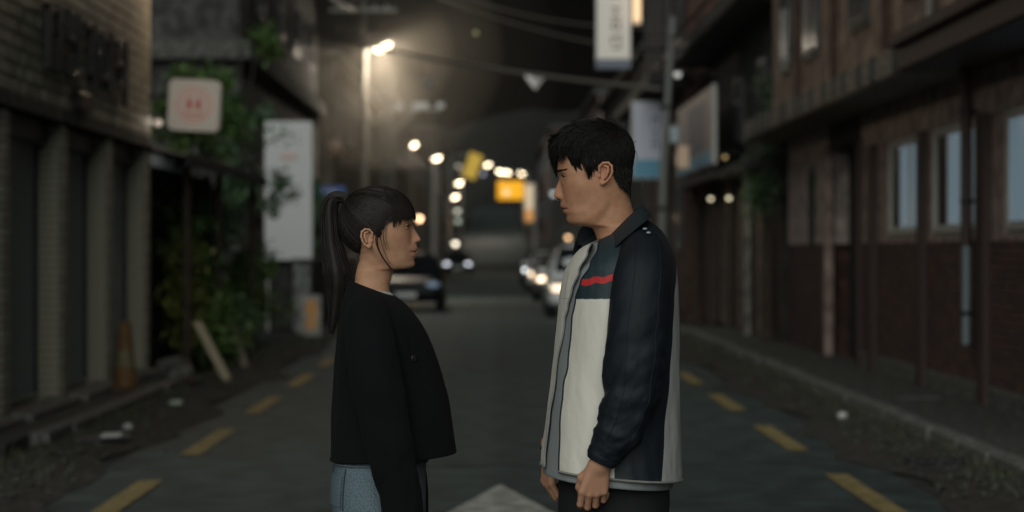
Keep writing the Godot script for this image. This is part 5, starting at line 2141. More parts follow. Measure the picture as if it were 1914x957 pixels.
func wall_lamp(label: String, at: Vector3, wall_x: float, size: float, bright: float, c: Color, energy: float) -> void:
	var t := thing("small_lamp", label, "lamp", at)
	var b := nb(t)
	b.ball(at, Vector3(size, size, size), 9)
	part(t, "bulb", b, glow(c, bright))
	b = nb(t)
	if absf(at.x - wall_x) > 0.01:
		b.tube([at, at + Vector3((wall_x - at.x) * 0.5, size * 1.2, 0), Vector3(wall_x, at.y + size * 0.6, at.z)], [size * 0.2], 6)
	elif at.y > 5:
		b.tube([at, at + Vector3(0, 0.75, 0)], [0.01], 5)
	else:
		b.tube([Vector3(at.x, lie(-at.z), at.z), at], [size * 0.35], 8)
	part(t, "bracket", b, M.dark_metal)
	b = nb(t)
	b.lathe(at + Vector3(0, size * 0.55, 0), [Vector2(size * 1.15, 0), Vector2(size * 0.9, size * 0.35), Vector2(size * 0.3, size * 0.6), Vector2(0.001, size * 0.62)], 12)
	part(t, "cap", b, M.dark_metal)
	var o := OmniLight3D.new()
	o.name = "light"
	o.light_color = c.linear_to_srgb()
	o.light_energy = energy
	o.light_size = size * 0.6
	o.omni_range = 60
	o.omni_attenuation = 2
	o.shadow_enabled = true
	t.add_child(o)


func leaves(b: MB, lo: Vector3, hi: Vector3, n: int, size: float, clumps: int) -> void:
	var mid := (lo + hi) / 2
	var half := (hi - lo) / 2
	var cs := []
	for i in clumps:
		var d := Vector3(rng.randfn(), rng.randfn(), rng.randfn()).normalized() * pow(rng.randf(), 0.4)
		cs.append([mid + d * half * 0.85, rnd(0.14, 0.34)])
	for i in n:
		var q = cs[rng.randi() % clumps]
		var d = Vector3(rng.randfn(), rng.randfn(), rng.randfn()).normalized() * pow(rng.randf(), 0.5) * q[1]
		var p: Vector3 = q[0] + d * Vector3(1, 0.9, 1)
		var y := Vector3(rng.randfn() * 0.7, rng.randfn() * 0.7 - 0.2, rng.randfn() * 0.7).normalized()
		var x := y.cross(Vector3(rng.randfn(), rng.randfn() + 1.0, rng.randfn())).normalized()
		var s := size * rnd(0.6, 1.3)
		var k := rnd(0.55, 1.25)
		b.col = Color(k, k * rnd(0.92, 1.05), k * rnd(0.7, 1.1))
		var nn := x.cross(y) * s * 0.16
		var a := b.p(p - y * s * 0.55)
		var e := b.p(p + x * s * 0.34 + nn)
		var f := b.p(p + y * s * 0.6)
		var g := b.p(p - x * s * 0.34 + nn)
		b.quad(a, e, f, g)
	b.col = Color(1, 1, 1)


func plant(called: String, label: String, category: String, root: Vector3, stems: Array, boxes: Array) -> Node3D:
	var t := thing(called, label, category, root)
	for q in stems:
		var b := nb(t)
		b.tube(curve(q[0], 4), [q[1], q[1] * 0.8, q[1] * 0.6, q[1] * 0.5, q[1] * 0.4, q[1] * 0.3, q[1] * 0.25], 7)
		part(t, "stem" if called != "street_tree" else "trunk", b, M.bark)
	for q in boxes:
		var b := nb(t)
		leaves(b, q[0], q[1], q[2], q[3], q[4])
		stuff(part(t, "foliage", b, q[5]))
	return t


func plants() -> void:
	plant("climbing_plant", "yellowish climbing plant up a post at the dark end of the shop wall", "climbing plant", V(-3.72, 0, 26.6), [[[V(-3.72, 0, 26.6), V(-3.65, 0.6, 26.7), V(-3.78, 1.1, 26.6), V(-3.7, 1.6, 26.6)], 0.02], [[V(-3.66, 0, 26.5), V(-3.56, 0.4, 26.4), V(-3.6, 0.9, 26.5)], 0.015]],
		[[V(-3.86, 0.25, 26.3), V(-3.5, 1.66, 27.0), 900, 0.075, 16, M.leaf_b]])
	plant("ivy", "dense dark ivy hanging over the front of the shack", "ivy", V(-4.05, 0, 29.5), [[[V(-4.0, 0, 28.5), V(-3.9, 1.0, 28.6), V(-4.0, 2.2, 28.9)], 0.03], [[V(-4.0, 0, 31.5), V(-3.9, 1.0, 31.2), V(-4.0, 2.4, 31.6)], 0.03]],
		[[V(-4.25, 0.6, 28.0), V(-3.7, 2.5, 33.0), 3600, 0.085, 60, M.leaf_c], [V(-4.2, 0.0, 27.5), V(-3.55, 1.3, 32.0), 1900, 0.08, 40, M.leaf_a], [V(-4.2, 0.8, 26.8), V(-3.55, 2.35, 30.0), 1800, 0.08, 30, M.leaf_a], [V(-4.9, 2.5, 30.0), V(-3.7, 4.3, 34.5), 2600, 0.09, 40, M.leaf_a]])
	plant("street_tree", "slender tree whose leafy boughs cross in front of the white banner", "tree", V(-3.9, 0, 36), [[[V(-3.9, 0, 36), V(-3.85, 1.5, 36), V(-4.0, 3.0, 36), V(-3.8, 4.8, 36)], 0.07], [[V(-3.88, 1.9, 36), V(-3.5, 2.4, 35.8), V(-3.2, 2.6, 35.7)], 0.03], [[V(-3.95, 2.7, 36), V(-3.6, 3.2, 36), V(-3.2, 3.3, 35.8)], 0.025], [[V(-3.95, 2.9, 36), V(-4.4, 3.6, 36.1), V(-4.6, 4.2, 36)], 0.025]],
		[[V(-4.9, 2.9, 35.4), V(-3.9, 4.6, 36.6), 1400, 0.09, 18, M.leaf_a], [V(-3.9, 2.0, 35.4), V(-3.1, 2.75, 36.0), 360, 0.085, 6, M.leaf_c], [V(-4.8, 1.4, 35.4), V(-3.75, 2.9, 36.6), 1100, 0.09, 16, M.leaf_c], [V(-3.75, 3.2, 35.7), V(-3.05, 3.4, 36.0), 45, 0.08, 3, M.leaf_a], [V(-3.9, 4.2, 35.5), V(-3.3, 5.2, 36.3), 300, 0.09, 6, M.leaf_a]])
	plant("shrub", "dark green shrub in front of the low wall under the white banner", "shrub", V(-3.6, 0, 33.8), [[[V(-3.6, 0, 33.8), V(-3.55, 0.6, 33.8), V(-3.4, 1.1, 33.7)], 0.03], [[V(-3.6, 0, 33.8), V(-3.75, 0.7, 33.9), V(-3.9, 1.3, 33.7)], 0.025]],
		[[V(-4.1, 0.15, 33.2), V(-3.15, 1.75, 34.6), 2400, 0.085, 30, M.leaf_a]])
	plant("shrub", "low tangled shrub behind the leaning board", "shrub", V(-3.5, 0, 27.6), [[[V(-3.5, 0, 27.6), V(-3.4, 0.35, 27.5), V(-3.3, 0.7, 27.5)], 0.02]],
		[[V(-3.85, 0.02, 26.9), V(-3.15, 0.95, 28.4), 1300, 0.075, 20, M.leaf_a], [V(-3.8, 0.05, 28.4), V(-3.1, 0.9, 31.0), 1300, 0.075, 24, M.leaf_c]])
	plant("shrub", "overgrown bush at the foot of the nearest lamp's pole", "shrub", V(-3.9, 0, 49), [[[V(-3.9, 0, 49), V(-3.8, 1.0, 49), V(-4.0, 2.2, 49)], 0.04]],
		[[V(-4.7, 0.2, 47.8), V(-3.4, 3.4, 50.5), 2200, 0.12, 30, M.leaf_c]])
	plant("street_tree", "thin dark tree rising against the grey concrete building", "tree", V(-4.8, 0, 43), [[[V(-4.8, 0, 43), V(-4.75, 2.5, 43), V(-4.85, 5.0, 43), V(-4.7, 6.6, 43)], 0.08]],
		[[V(-5.6, 2.6, 42.3), V(-4.1, 5.2, 43.7), 1300, 0.11, 20, M.leaf_c]])
	plant("creeper", "dark creeper hanging down the corner between brick house and plank house", "climbing plant", V(4.15, 0, 33.4), [[[V(4.2, 0, 33.4), V(4.1, 1.2, 33.35), V(4.2, 2.4, 33.4), V(4.1, 4.2, 33.4)], 0.03]],
		[[V(3.75, 1.6, 33.25), V(4.3, 3.3, 34.2), 1100, 0.075, 22, M.leaf_c], [V(3.9, 2.8, 33.25), V(4.3, 4.6, 34.2), 700, 0.075, 14, M.leaf_c]])


func print_(size: Vector2i, base: Color, rects: Array) -> ImageTexture:
	var im := Image.create(size.x, size.y, false, Image.FORMAT_RGB8)
	im.fill(base.linear_to_srgb())
	for q in rects:
		im.fill_rect(Rect2i(int(q[0] * size.x), int(q[1] * size.y), maxi(1, int(q[2] * size.x)), maxi(1, int(q[3] * size.y))), (q[4] as Color).linear_to_srgb())
	return ImageTexture.create_from_image(im)


func printed(tex: Texture2D, rough := 0.5, lit := 0.0) -> StandardMaterial3D:
	var m := StandardMaterial3D.new()
	m.albedo_texture = tex
	m.roughness = rough
	if lit > 0:
		m.emission_enabled = true
		m.emission_texture = tex
		m.emission = Color(1, 1, 1)
		m.emission_operator = BaseMaterial3D.EMISSION_OP_MULTIPLY
		m.emission_energy_multiplier = lit
	return m


# a printed face turned to the camera's end of the street, or along the wall when normal says so
func print_face(t: Node3D, called: String, lo: Vector3, hi: Vector3, m: Material) -> void:
	var b := nb(t)
	if absf(hi.z - lo.z) < absf(hi.x - lo.x):
		b.p(Vector3(lo.x, hi.y, lo.z), Vector2(0, 0))
		b.p(Vector3(hi.x, hi.y, lo.z), Vector2(1, 0))
		b.p(Vector3(hi.x, lo.y, lo.z), Vector2(1, 1))
		b.p(Vector3(lo.x, lo.y, lo.z), Vector2(0, 1))
		b.quad(0, 1, 2, 3)
		b.orient(0, lo + Vector3(0, 0, -1))
	else:
		b.p(Vector3(lo.x, hi.y, lo.z), Vector2(0, 0))
		b.p(Vector3(lo.x, hi.y, hi.z), Vector2(1, 0))
		b.p(Vector3(lo.x, lo.y, hi.z), Vector2(1, 1))
		b.p(Vector3(lo.x, lo.y, lo.z), Vector2(0, 1))
		b.quad(0, 1, 2, 3)
		b.orient(0, lo + Vector3(1, 0, 0))
	part(t, called, b, m)


func signs() -> void:
	# the rounded box sign by the shop's corner
	var t := thing("projecting_sign", "rounded square white box sign with a red ring emblem on the shop's corner", "sign", V(-3.33, 3.07, 25))
	var b := nb(t)
	var w := Basis(Vector3(0, 0, 1), -0.05)
	var pts := []
	for q in [[1, 1, 0], [-1, 1, 1], [-1, -1, 2], [1, -1, 3]]:
		for i in 7:
			var a: float = PI / 2 * (q[2] + i / 6.0)
			pts.append(Vector2(q[0] * 0.21 + 0.075 * cos(a), q[1] * 0.21 + 0.075 * sin(a)))
	b.slab(V(-3.33, 3.07, 25), pts, 0.15, w)
	var cream_box := mat(Color(0.62, 0.53, 0.45), 0.4)
	cream_box.emission_enabled = true
	cream_box.emission = Color(0.8, 0.75, 0.7)
	cream_box.emission_energy_multiplier = 0.09  # faint glow added to brighten the sign box
	part(t, "glow_box", b, cream_box)
	var im := Image.create(256, 256, false, Image.FORMAT_RGB8)
	var cream := Color(0.6, 0.5, 0.42)
	var rose := Color(0.5, 0.2, 0.15)
	var red := Color(0.42, 0.04, 0.03)
	for j in 256:
		for i in 256:
			var x := (i - 127.5) / 128.0
			var y := (j - 127.5) / 128.0
			var r := sqrt(x * x + y * y)
			var c := cream
			if r < 0.84:
				c = rose.lerp(cream, 0.3)
			if r < 0.74 and r > 0.66:
				c = cream
			if r < 0.66:
				c = rose.lerp(cream, 0.45)
			if r < 0.52:
				c = cream.lerp(rose, 0.25)
			for s in [-0.2, 0.2]:
				if absf(x - s) < 0.1 and absf(y - 0.0) < 0.17 or absf(x - s) < 0.05 and absf(y + 0.24) < 0.06:
					c = red
			if y > 0.36 and y < 0.46 and absf(x) < 0.5 or y > 0.56 and y < 0.62 and absf(x) < 0.36 and fmod(absf(i * 1.0), 20.0) > 5:
				c = rose
			im.set_pixel(i, j, c.linear_to_srgb())
	b = nb(t)
	var f := V(-3.33, 3.07, 24.922)
	b.p(f, Vector2(0.5, 0.5))
	for i in 37:
		var a := TAU * i / 36
		b.p(f + w * Vector3(cos(a), sin(a), 0) * 0.225, Vector2(0.5 + 0.45 * cos(a), 0.5 - 0.45 * sin(a)))
	for i in 36:
		b.tri(0, i + 1, i + 2)
	b.orient(0, f + Vector3(0, 0, -1))
	part(t, "emblem", b, printed(ImageTexture.create_from_image(im), 0.4, 0.16))  # the same added glow over the print
	b = nb(t)
	b.bar(V(-3.9, 3.17, 25), V(-3.6, 3.17, 25), 0.03, 0.03)
	b.bar(V(-3.9, 2.97, 25), V(-3.6, 2.97, 25), 0.03, 0.03)
	part(t, "bracket", b, M.dark_metal)
	# white banner board
	t = thing("banner_board", "tall white banner board on posts above the low dark wall, partly hidden by leaves", "banner", V(-3.68, 0, 40.4))
	b = nb(t)
	b.bb(V(-4.13, 1.28, 40.4), V(-3.27, 3.78, 40.46), 0.015)
	part(t, "board", b, mat(Color(0.49, 0.48, 0.485), 0.6))
	b = nb(t)
	b.bx(V(-3.7, 3.15, 40.39), Vector3(0.3, 0.12, 0.012), 0.003)
	part(t, "faded_print", b, mat(Color(0.5, 0.36, 0.34), 0.6))
	for x in [-4.08, -3.32]:
		b = nb(t)
		b.bb(V(x - 0.025, 0, 40.47), V(x + 0.025, 3.7, 40.52))
		part(t, "post", b, M.steel)
	b = MB.new()
	b.bb(V(-3.28, 0, 40.6), V(-5.2, 1.3, 45.9), 0.02)
	solo("low_wall", b, M.dark_wall, "low dark wall under the white banner board", "wall")
	# pale poster panel beside the banner and the little standing board
	t = thing("standing_board", "small standing board with an orange and white print by the left verge", "sign", V(-3.08, 0, 37.8))
	b = nb(t)
	b.bx(V(-3.08, 0.36, 37.8), Vector3(0.34, 0.7, 0.04), 0.012, Basis(Vector3.RIGHT, -0.12))
	part(t, "panel", b, mat(Color(0.45, 0.42, 0.38), 0.6, T.blotch, 1.0))
	b = nb(t)
	b.slab(V(-3.08, 0.38, 37.775), [Vector2(-0.1, -0.22), Vector2(0.02, -0.26), Vector2(0.1, -0.2), Vector2(0.08, -0.02), Vector2(0.13, 0.1), Vector2(0.05, 0.25), Vector2(-0.05, 0.26), Vector2(-0.11, 0.12), Vector2(-0.06, 0.0)], 0.008, Basis(Vector3.RIGHT, -0.12))
	part(t, "orange_print", b, mat(Color(0.5, 0.24, 0.07), 0.6))
	for s in [-0.13, 0.13]:
		b = nb(t)
		b.bar(V(-3.08 + s, 0.6, 37.85), V(-3.08 + s, 0, 38.1), 0.03, 0.02)
		part(t, "leg", b, M.wood)
	t = thing("gate_pillar", "pale rendered gate pillar between the white banner and the woman's ponytail", "pillar", V(-3.3, 0, 41.5))
	b = nb(t)
	b.bx(V(-3.35, 0.62, 39.3), Vector3(0.3, 1.24, 0.3), 0.02)
	part(t, "shaft", b, mat(Color(0.3, 0.3, 0.29), 0.9, T.stain, 0.8))
	b = nb(t)
	b.bx(V(-3.35, 1.28, 39.3), Vector3(0.38, 0.08, 0.38), 0.015)
	part(t, "cap", b, M.concrete)
	# blue street sign, convex mirror
	t = thing("street_sign", "small blue street sign on a thin post beside the ponytail", "sign", V(-3.68, 0, 50))
	b = nb(t)
	b.bx(V(-3.68, 2.74, 50), Vector3(0.72, 0.3, 0.03), 0.01)
	part(t, "plate", b, mat(Color(0.05, 0.1, 0.32), 0.4))
	b = nb(t)
	b.bx(V(-3.72, 2.77, 49.98), Vector3(0.42, 0.05, 0.012))
	b.bx(V(-3.62, 2.68, 49.98), Vector3(0.3, 0.03, 0.012))
	part(t, "white_lettering", b, mat(Color(0.4, 0.45, 0.55), 0.5))
	b = nb(t)
	b.tube([V(-3.68, 0, 50.05), V(-3.68, 2.9, 50.05)], [0.03], 8)
	part(t, "post", b, M.steel)
	t = thing("traffic_mirror", "round convex traffic mirror in a peach coloured rim on a thin post", "mirror", V(-4.1, 0, 58))
	b = nb(t)
	b.lathe(V(-4.1, 4.12, 58), [Vector2(0.001, 0.06), Vector2(0.12, 0.05), Vector2(0.2, 0.02), Vector2(0.22, 0.0), Vector2(0.2, -0.03), Vector2(0.001, -0.05)], 20, Basis(Vector3.RIGHT, PI / 2))
	part(t, "mirror", b, mat(Color(0.4, 0.26, 0.19), 0.35))
	b = nb(t)
	b.tube([V(-4.1, 0, 58.06), V(-4.1, 4.2, 58.06)], [0.035], 8)
	part(t, "post", b, M.wood)
	# the tall white shop sign cut by the top edge
	var ink := Color(0.19, 0.1, 0.07)
	var wh := Color(0.78, 0.7, 0.64)
	var tex := print_(Vector2i(256, 768), wh, [[0.42, 0.06, 0.06, 0.1, ink], [0.42, 0.06, 0.26, 0.02, ink], [0.62, 0.03, 0.06, 0.16, ink], [0.4, 0.2, 0.3, 0.02, ink], [0.42, 0.31, 0.28, 0.02, ink], [0.42, 0.31, 0.06, 0.09, ink], [0.42, 0.39, 0.28, 0.02, ink], [0.64, 0.31, 0.06, 0.1, ink], [0.4, 0.445, 0.3, 0.02, ink],
		[0.42, 0.55, 0.3, 0.018, ink], [0.54, 0.57, 0.06, 0.05, ink], [0.42, 0.63, 0.3, 0.018, ink], [0.44, 0.67, 0.26, 0.018, ink], [0.44, 0.67, 0.06, 0.06, ink], [0.64, 0.67, 0.06, 0.06, ink], [0.44, 0.73, 0.26, 0.018, ink], [0.42, 0.8, 0.06, 0.08, ink], [0.42, 0.8, 0.3, 0.018, ink], [0.66, 0.78, 0.06, 0.12, ink], [0.44, 0.9, 0.28, 0.018, ink]])
	t = thing("shop_sign", "tall white vertical shop sign with brown lettering at the top of the street", "sign", V(2.4, 5.2, 45))
	b = nb(t)
	b.bb(V(2.04, 5.28, 45), V(2.74, 7.6, 45.18), 0.015)
	part(t, "box", b, M.white_paint)
	print_face(t, "lettering", V(2.06, 5.3, 44.994), V(2.72, 7.58, 44.994), printed(tex, 0.5))
	b = nb(t)
	b.bb(V(2.04, 5.1, 45), V(2.74, 5.277, 45.18), 0.01)
	part(t, "bottom_cap", b, mat(Color(0.12, 0.13, 0.17), 0.5))
	for y in [5.5, 7.3]:
		b = nb(t)
		b.bar(V(2.72, y, 45.09), V(4.4, y, 46.0), 0.06, 0.06)
		part(t, "bracket", b, M.dark_metal)
	t = thing("lamp_box", "narrow warm lit lamp box hung beside the tall white shop sign", "lamp", V(2.83, 6, 44.8))
	b = nb(t)
	b.bb(V(2.76, 5.98, 44.8), V(2.93, 7.5, 44.95), 0.02)
	part(t, "glowing_box", b, glow(Color(0.9, 0.68, 0.45), 0.42))
	b = nb(t)
	b.bar(V(2.84, 6.9, 44.95), V(2.84, 7.3, 45.5), 0.04, 0.04)
	part(t, "bracket", b, M.dark_metal)
	var al := AreaLight3D.new()
	al.name = "light"
	al.area_size = Vector2(0.15, 1.4)
	al.light_energy = 0.12
	al.light_color = Color(1, 0.86, 0.7)
	al.shadow_enabled = true
	al.position = V(2.84, 6.74, 44.78) - t.position
	t.add_child(al)
	# two blue and white signs
	var blue := Color(0.12, 0.32, 0.46)
	var lilac := Color(0.56, 0.56, 0.66)
	var faint := Color(0.17, 0.18, 0.3)
	tex = print_(Vector2i(256, 512), lilac, [[0, 0.76, 1, 0.24, blue], [0.56, 0.2, 0.22, 0.03, faint], [0.56, 0.2, 0.06, 0.1, faint], [0.74, 0.18, 0.06, 0.14, faint], [0.58, 0.36, 0.2, 0.03, faint], [0.66, 0.38, 0.06, 0.06, faint], [0.56, 0.46, 0.24, 0.03, faint], [0.58, 0.53, 0.2, 0.03, faint], [0.58, 0.53, 0.06, 0.1, faint], [0.74, 0.52, 0.06, 0.13, faint]])
	t = thing("shop_sign", "white sign with violet lettering and a blue foot, left of the leaning post", "sign", V(3.4, 3.9, 49))
	b = nb(t)
	b.bb(V(2.99, 3.02, 49), V(3.75, 4.72, 49.16), 0.015)
	part(t, "box", b, M.white_paint)
	print_face(t, "lettering", V(3.04, 3.05, 48.994), V(3.73, 4.69, 48.994), printed(tex, 0.5))
	for y in [3.3, 4.4]:
		b = nb(t)
		b.bar(V(3.74, y, 49.1), V(4.05, y, 49.1), 0.05, 0.05)
		part(t, "bracket", b, M.dark_metal)
	tex = print_(Vector2i(512, 256), Color(0.35, 0.27, 0.25), [[0.34, 0.12, 0.5, 0.68, Color(0.13, 0.13, 0.16)], [0, 0.82, 1, 0.18, blue], [0.84, 0.0, 0.16, 0.82, Color(0.33, 0.22, 0.2)]])
	t = thing("shop_sign", "long sign board with grey middle and blue lower edge, right of the leaning post", "sign", V(3.7, 3.6, 42))
	b = nb(t)
	b.bb(V(3.72, 2.93, 38.3), V(3.8, 4.3, 45.6), 0.012)
	part(t, "board", b, M.white_paint)
	print_face(t, "print", V(3.714, 2.95, 45.55), V(3.714, 4.28, 38.35), printed(tex, 0.5))
	for z in [39.5, 44.5]:
		b = nb(t)
		b.bar(V(3.78, 3.2, z), V(4.32, 3.2, z), 0.05, 0.05)
		part(t, "bracket", b, M.dark_metal)
	t = thing("light_box", "small peach coloured light box on the leaning post", "sign", V(3.3, 3, 39.5))
	b = nb(t)
	b.bb(V(3.22, 2.9, 39.5), V(3.43, 3.3, 39.58), 0.01)
	part(t, "face", b, mat(Color(0.6, 0.42, 0.3), 0.5))
	b = nb(t)
	b.bar(V(3.1, 3.1, 39.55), V(3.23, 3.1, 39.55), 0.03, 0.03)
	part(t, "bracket", b, M.dark_metal)
	t = thing("meter_box", "small pale blue box above the peach light box", "box", V(3.15, 3.4, 39.6))
	b = nb(t)
	b.bx(V(3.17, 3.5, 39.55), Vector3(0.16, 0.3, 0.12), 0.015)
	part(t, "case", b, mat(Color(0.3, 0.35, 0.38), 0.5))
	b = nb(t)
	b.bar(V(3.06, 3.5, 39.6), V(3.12, 3.5, 39.6), 0.03, 0.03)
	part(t, "bracket", b, M.dark_metal)
	# far lit signs
	t = thing("lit_sign", "glowing yellow sign board over the foot of the hill road", "sign", V(1.05, 5.4, 150))
	b = nb(t)
	b.bb(V(0.2, 4.85, 150), V(1.95, 6.1, 150.2), 0.04)
	part(t, "glowing_sign", b, glow(Color(0.85, 0.38, 0.0), 0.95))
	b = nb(t)
	b.bb(V(0.62, 5.15, 149.96), V(1.0, 5.55, 149.995), 0.01)
	part(t, "pale_sign_mark", b, glow(Color(0.9, 0.7, 0.4), 0.9))
	b = nb(t)
	b.tube([V(2.75, 0, 150.4), V(2.75, 5.9, 150.4), V(1.9, 5.9, 150.25)], [0.07], 8)
	part(t, "post", b, M.steel)
	t = thing("lit_sign", "pale vertical sign with an orange foot beside the yellow sign", "sign", V(2.4, 3.2, 151))
	b = nb(t)
	b.bb(V(2.06, 4.2, 151), V(2.6, 5.9, 151.2), 0.02)
	part(t, "glowing_sign", b, glow(Color(0.8, 0.65, 0.45), 0.6))
	b = nb(t)
	b.bb(V(2.06, 3.4, 151.01), V(2.6, 4.19, 151.19), 0.02)
	part(t, "orange_sign_foot", b, glow(Color(0.8, 0.36, 0.1), 0.55))
	b = nb(t)
	b.tube([V(2.66, 0, 151.1), V(2.66, 6.0, 151.1)], [0.06], 8)
	part(t, "post", b, M.steel)
	t = thing("lit_sign", "tilted yellow hanging banner on a post left over the lane", "sign", V(-1.4, 6.7, 140))
	b = nb(t)
	var tw := Basis(Vector3(0, 0, 1), -0.35)
	b.bx(V(-1.36, 6.72, 140), Vector3(0.85, 1.6, 0.08), 0.02, tw)
	part(t, "glowing_sign", b, glow(Color(0.5, 0.32, 0.03), 0.7))
	b = nb(t)
	b.tube([V(-2.75, 0, 140.1), V(-2.75, 7.4, 140.1), V(-1.1, 7.4, 140.1)], [0.07], 8)
	part(t, "post", b, M.steel)


func car(label: String, at: Vector3, paint: Material, turn: float, lit: Color, bright: float, van := false) -> Node3D:
	var t := thing("parked_car", label, "car", at, "cars parked along the street")
	var L := 4.4
	var b := MB.new()
	var rows := []
	var st := [[0.0, 0.62, 0.34, 0.62], [0.02, 0.8, 0.26, 0.7], [0.07, 0.86, 0.22, 0.76], [0.2, 0.89, 0.2, 0.86], [0.3, 0.9, 0.2, 0.92], [0.6, 0.9, 0.2, 0.95], [0.88, 0.88, 0.22, 0.96], [0.97, 0.83, 0.28, 0.9], [1.0, 0.7, 0.4, 0.8]]
	for q in st:
		var ring := PackedVector3Array()
		for k in 28:
			var a := TAU * k / 28
			var x := signf(cos(a)) * pow(absf(cos(a)), 0.35)
			var y := signf(sin(a)) * pow(absf(sin(a)), 0.45)
			var yy := lerpf(q[2], q[3], 0.5 + 0.5 * y)
			ring.append(Vector3(q[1] * x * (1.0 - 0.05 * maxf(0.0, y)), yy, L / 2 - q[0] * L))
		rows.append(ring)
	b.loft(rows)
	part(t, "body", b, paint)
	b = MB.new()
	rows = []
	var top := 1.62 if van else 1.44
	for q in [[0.27, 0.9, 0.79], [0.33, lerpf(0.95, top, 0.45), 0.74], [0.41, top - 0.05, 0.66], [0.5, top, 0.64], [0.7, top - 0.01, 0.64], [0.82 if not van else 0.9, top - 0.08, 0.66], [0.93 if not van else 0.985, 0.94, 0.76]]:
		var ring := PackedVector3Array()
		for k in 20:
			var a := PI * k / 19
			var x := signf(cos(a)) * pow(absf(cos(a)), 0.4)
			var y := pow(maxf(0.0, sin(a)), 0.5)
			ring.append(Vector3(lerpf(0.82, q[2], y) * x, lerpf(0.88, q[1], y), L / 2 - q[0] * L))
		rows.append(ring)
	b.loft(rows)
	part(t, "cabin", b, paint)
	b = MB.new()
	var z0 := L / 2 - 0.285 * L
	var z1 := L / 2 - 0.4 * L
	b.face([Vector3(-0.7, 0.98, z0 + 0.015), Vector3(0.7, 0.98, z0 + 0.015), Vector3(0.58, top - 0.09, z1 + 0.06), Vector3(-0.58, top - 0.09, z1 + 0.06)], Vector3(0, 1, -1))
	part(t, "windscreen", b, M.dark_glass)
	for s in [-1.0, 1.0]:
		for q in [[0.36, 0.58], [0.6, 0.83]]:
			b = MB.new()
			b.face([Vector3(s * 0.815, 0.98, L / 2 - (q[0] - 0.03) * L), Vector3(s * 0.815, 0.98, L / 2 - q[1] * L), Vector3(s * 0.715, top - 0.12, L / 2 - q[1] * L), Vector3(s * 0.715, top - 0.12, L / 2 - (q[0] + 0.04) * L)], Vector3(0, 1, 0))
			part(t, "side_window", b, M.dark_glass)
		b = MB.new()
		b.ball(Vector3(s * 0.94, 1.0, L / 2 - 0.34 * L), Vector3(0.1, 0.075, 0.06), 8)
		part(t, "wing_mirror", b, paint)
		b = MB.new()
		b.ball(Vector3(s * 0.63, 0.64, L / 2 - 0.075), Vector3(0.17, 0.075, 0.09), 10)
		part(t, "headlight", b, glow(lit, bright))  # glow stands in for light glinting off the parked cars
		b = MB.new()
		b.bx(Vector3(s * 0.7, 0.8, -L / 2 + 0.03), Vector3(0.26, 0.13, 0.06), 0.02)
		part(t, "tail_light", b, mat(Color(0.2, 0.01, 0.01), 0.3))
		for f in [0.19, 0.8]:
			b = MB.new()
			var w := Basis(Vector3(0, 0, 1), -PI / 2 * s)
			var c := Vector3(s * 0.78, 0.32, L / 2 - f * L)
			b.lathe(c, [Vector2(0.19, -0.1), Vector2(0.3, -0.1), Vector2(0.32, -0.07), Vector2(0.32, 0.07), Vector2(0.3, 0.1), Vector2(0.2, 0.105), Vector2(0.19, 0.08)], 24, w)
			var wheel := part(t, "wheel", b, M.rubber)
			b = MB.new()
			b.lathe(c, [Vector2(0.195, 0.05), Vector2(0.19, 0.095), Vector2(0.06, 0.075), Vector2(0.05, 0.1), Vector2(0.001, 0.1)], 20, w)
			part(wheel, "rim", b, M.steel)
	b = MB.new()
	b.bx(Vector3(0, 0.55, L / 2 - 0.005), Vector3(0.7, 0.13, 0.05), 0.02)
	part(t, "grille", b, M.dark_metal)
	b = MB.new()
	b.bx(Vector3(0, 0.4, L / 2 + 0.02), Vector3(0.5, 0.11, 0.02), 0.005)
	part(t, "number_plate", b, mat(Color(0.5, 0.5, 0.5), 0.4))
	t.rotation.y = turn
	return t


func cars() -> void:
	var dark := metal(Color(0.012, 0.014, 0.017), 0.22, 0.3)
	var white := metal(Color(0.6, 0.6, 0.6), 0.3, 0.0)
	var grey := metal(Color(0.12, 0.125, 0.13), 0.28, 0.4)
	for m in [dark, white, grey]:
		m.clearcoat_enabled = true
		m.clearcoat = 0.8
		m.clearcoat_roughness = 0.08
	var black_ := metal(Color(0.008, 0.009, 0.011), 0.4, 0.0)
	black_.metallic_specular = 0.3
	var cold := Color(0.45, 0.6, 0.8)
	var warm := Color(1.0, 0.75, 0.5)
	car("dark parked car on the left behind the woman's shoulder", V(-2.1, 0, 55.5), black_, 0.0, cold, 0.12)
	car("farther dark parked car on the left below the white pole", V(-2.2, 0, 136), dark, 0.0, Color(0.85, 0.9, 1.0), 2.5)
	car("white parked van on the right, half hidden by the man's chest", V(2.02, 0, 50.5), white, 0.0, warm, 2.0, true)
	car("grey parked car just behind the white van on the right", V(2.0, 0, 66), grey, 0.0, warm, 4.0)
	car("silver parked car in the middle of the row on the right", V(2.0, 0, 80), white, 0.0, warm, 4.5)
	car("last parked car of the row on the right", V(2.0, 0, 96), dark, 0.0, Color(0.9, 0.95, 1.0), 4.5)


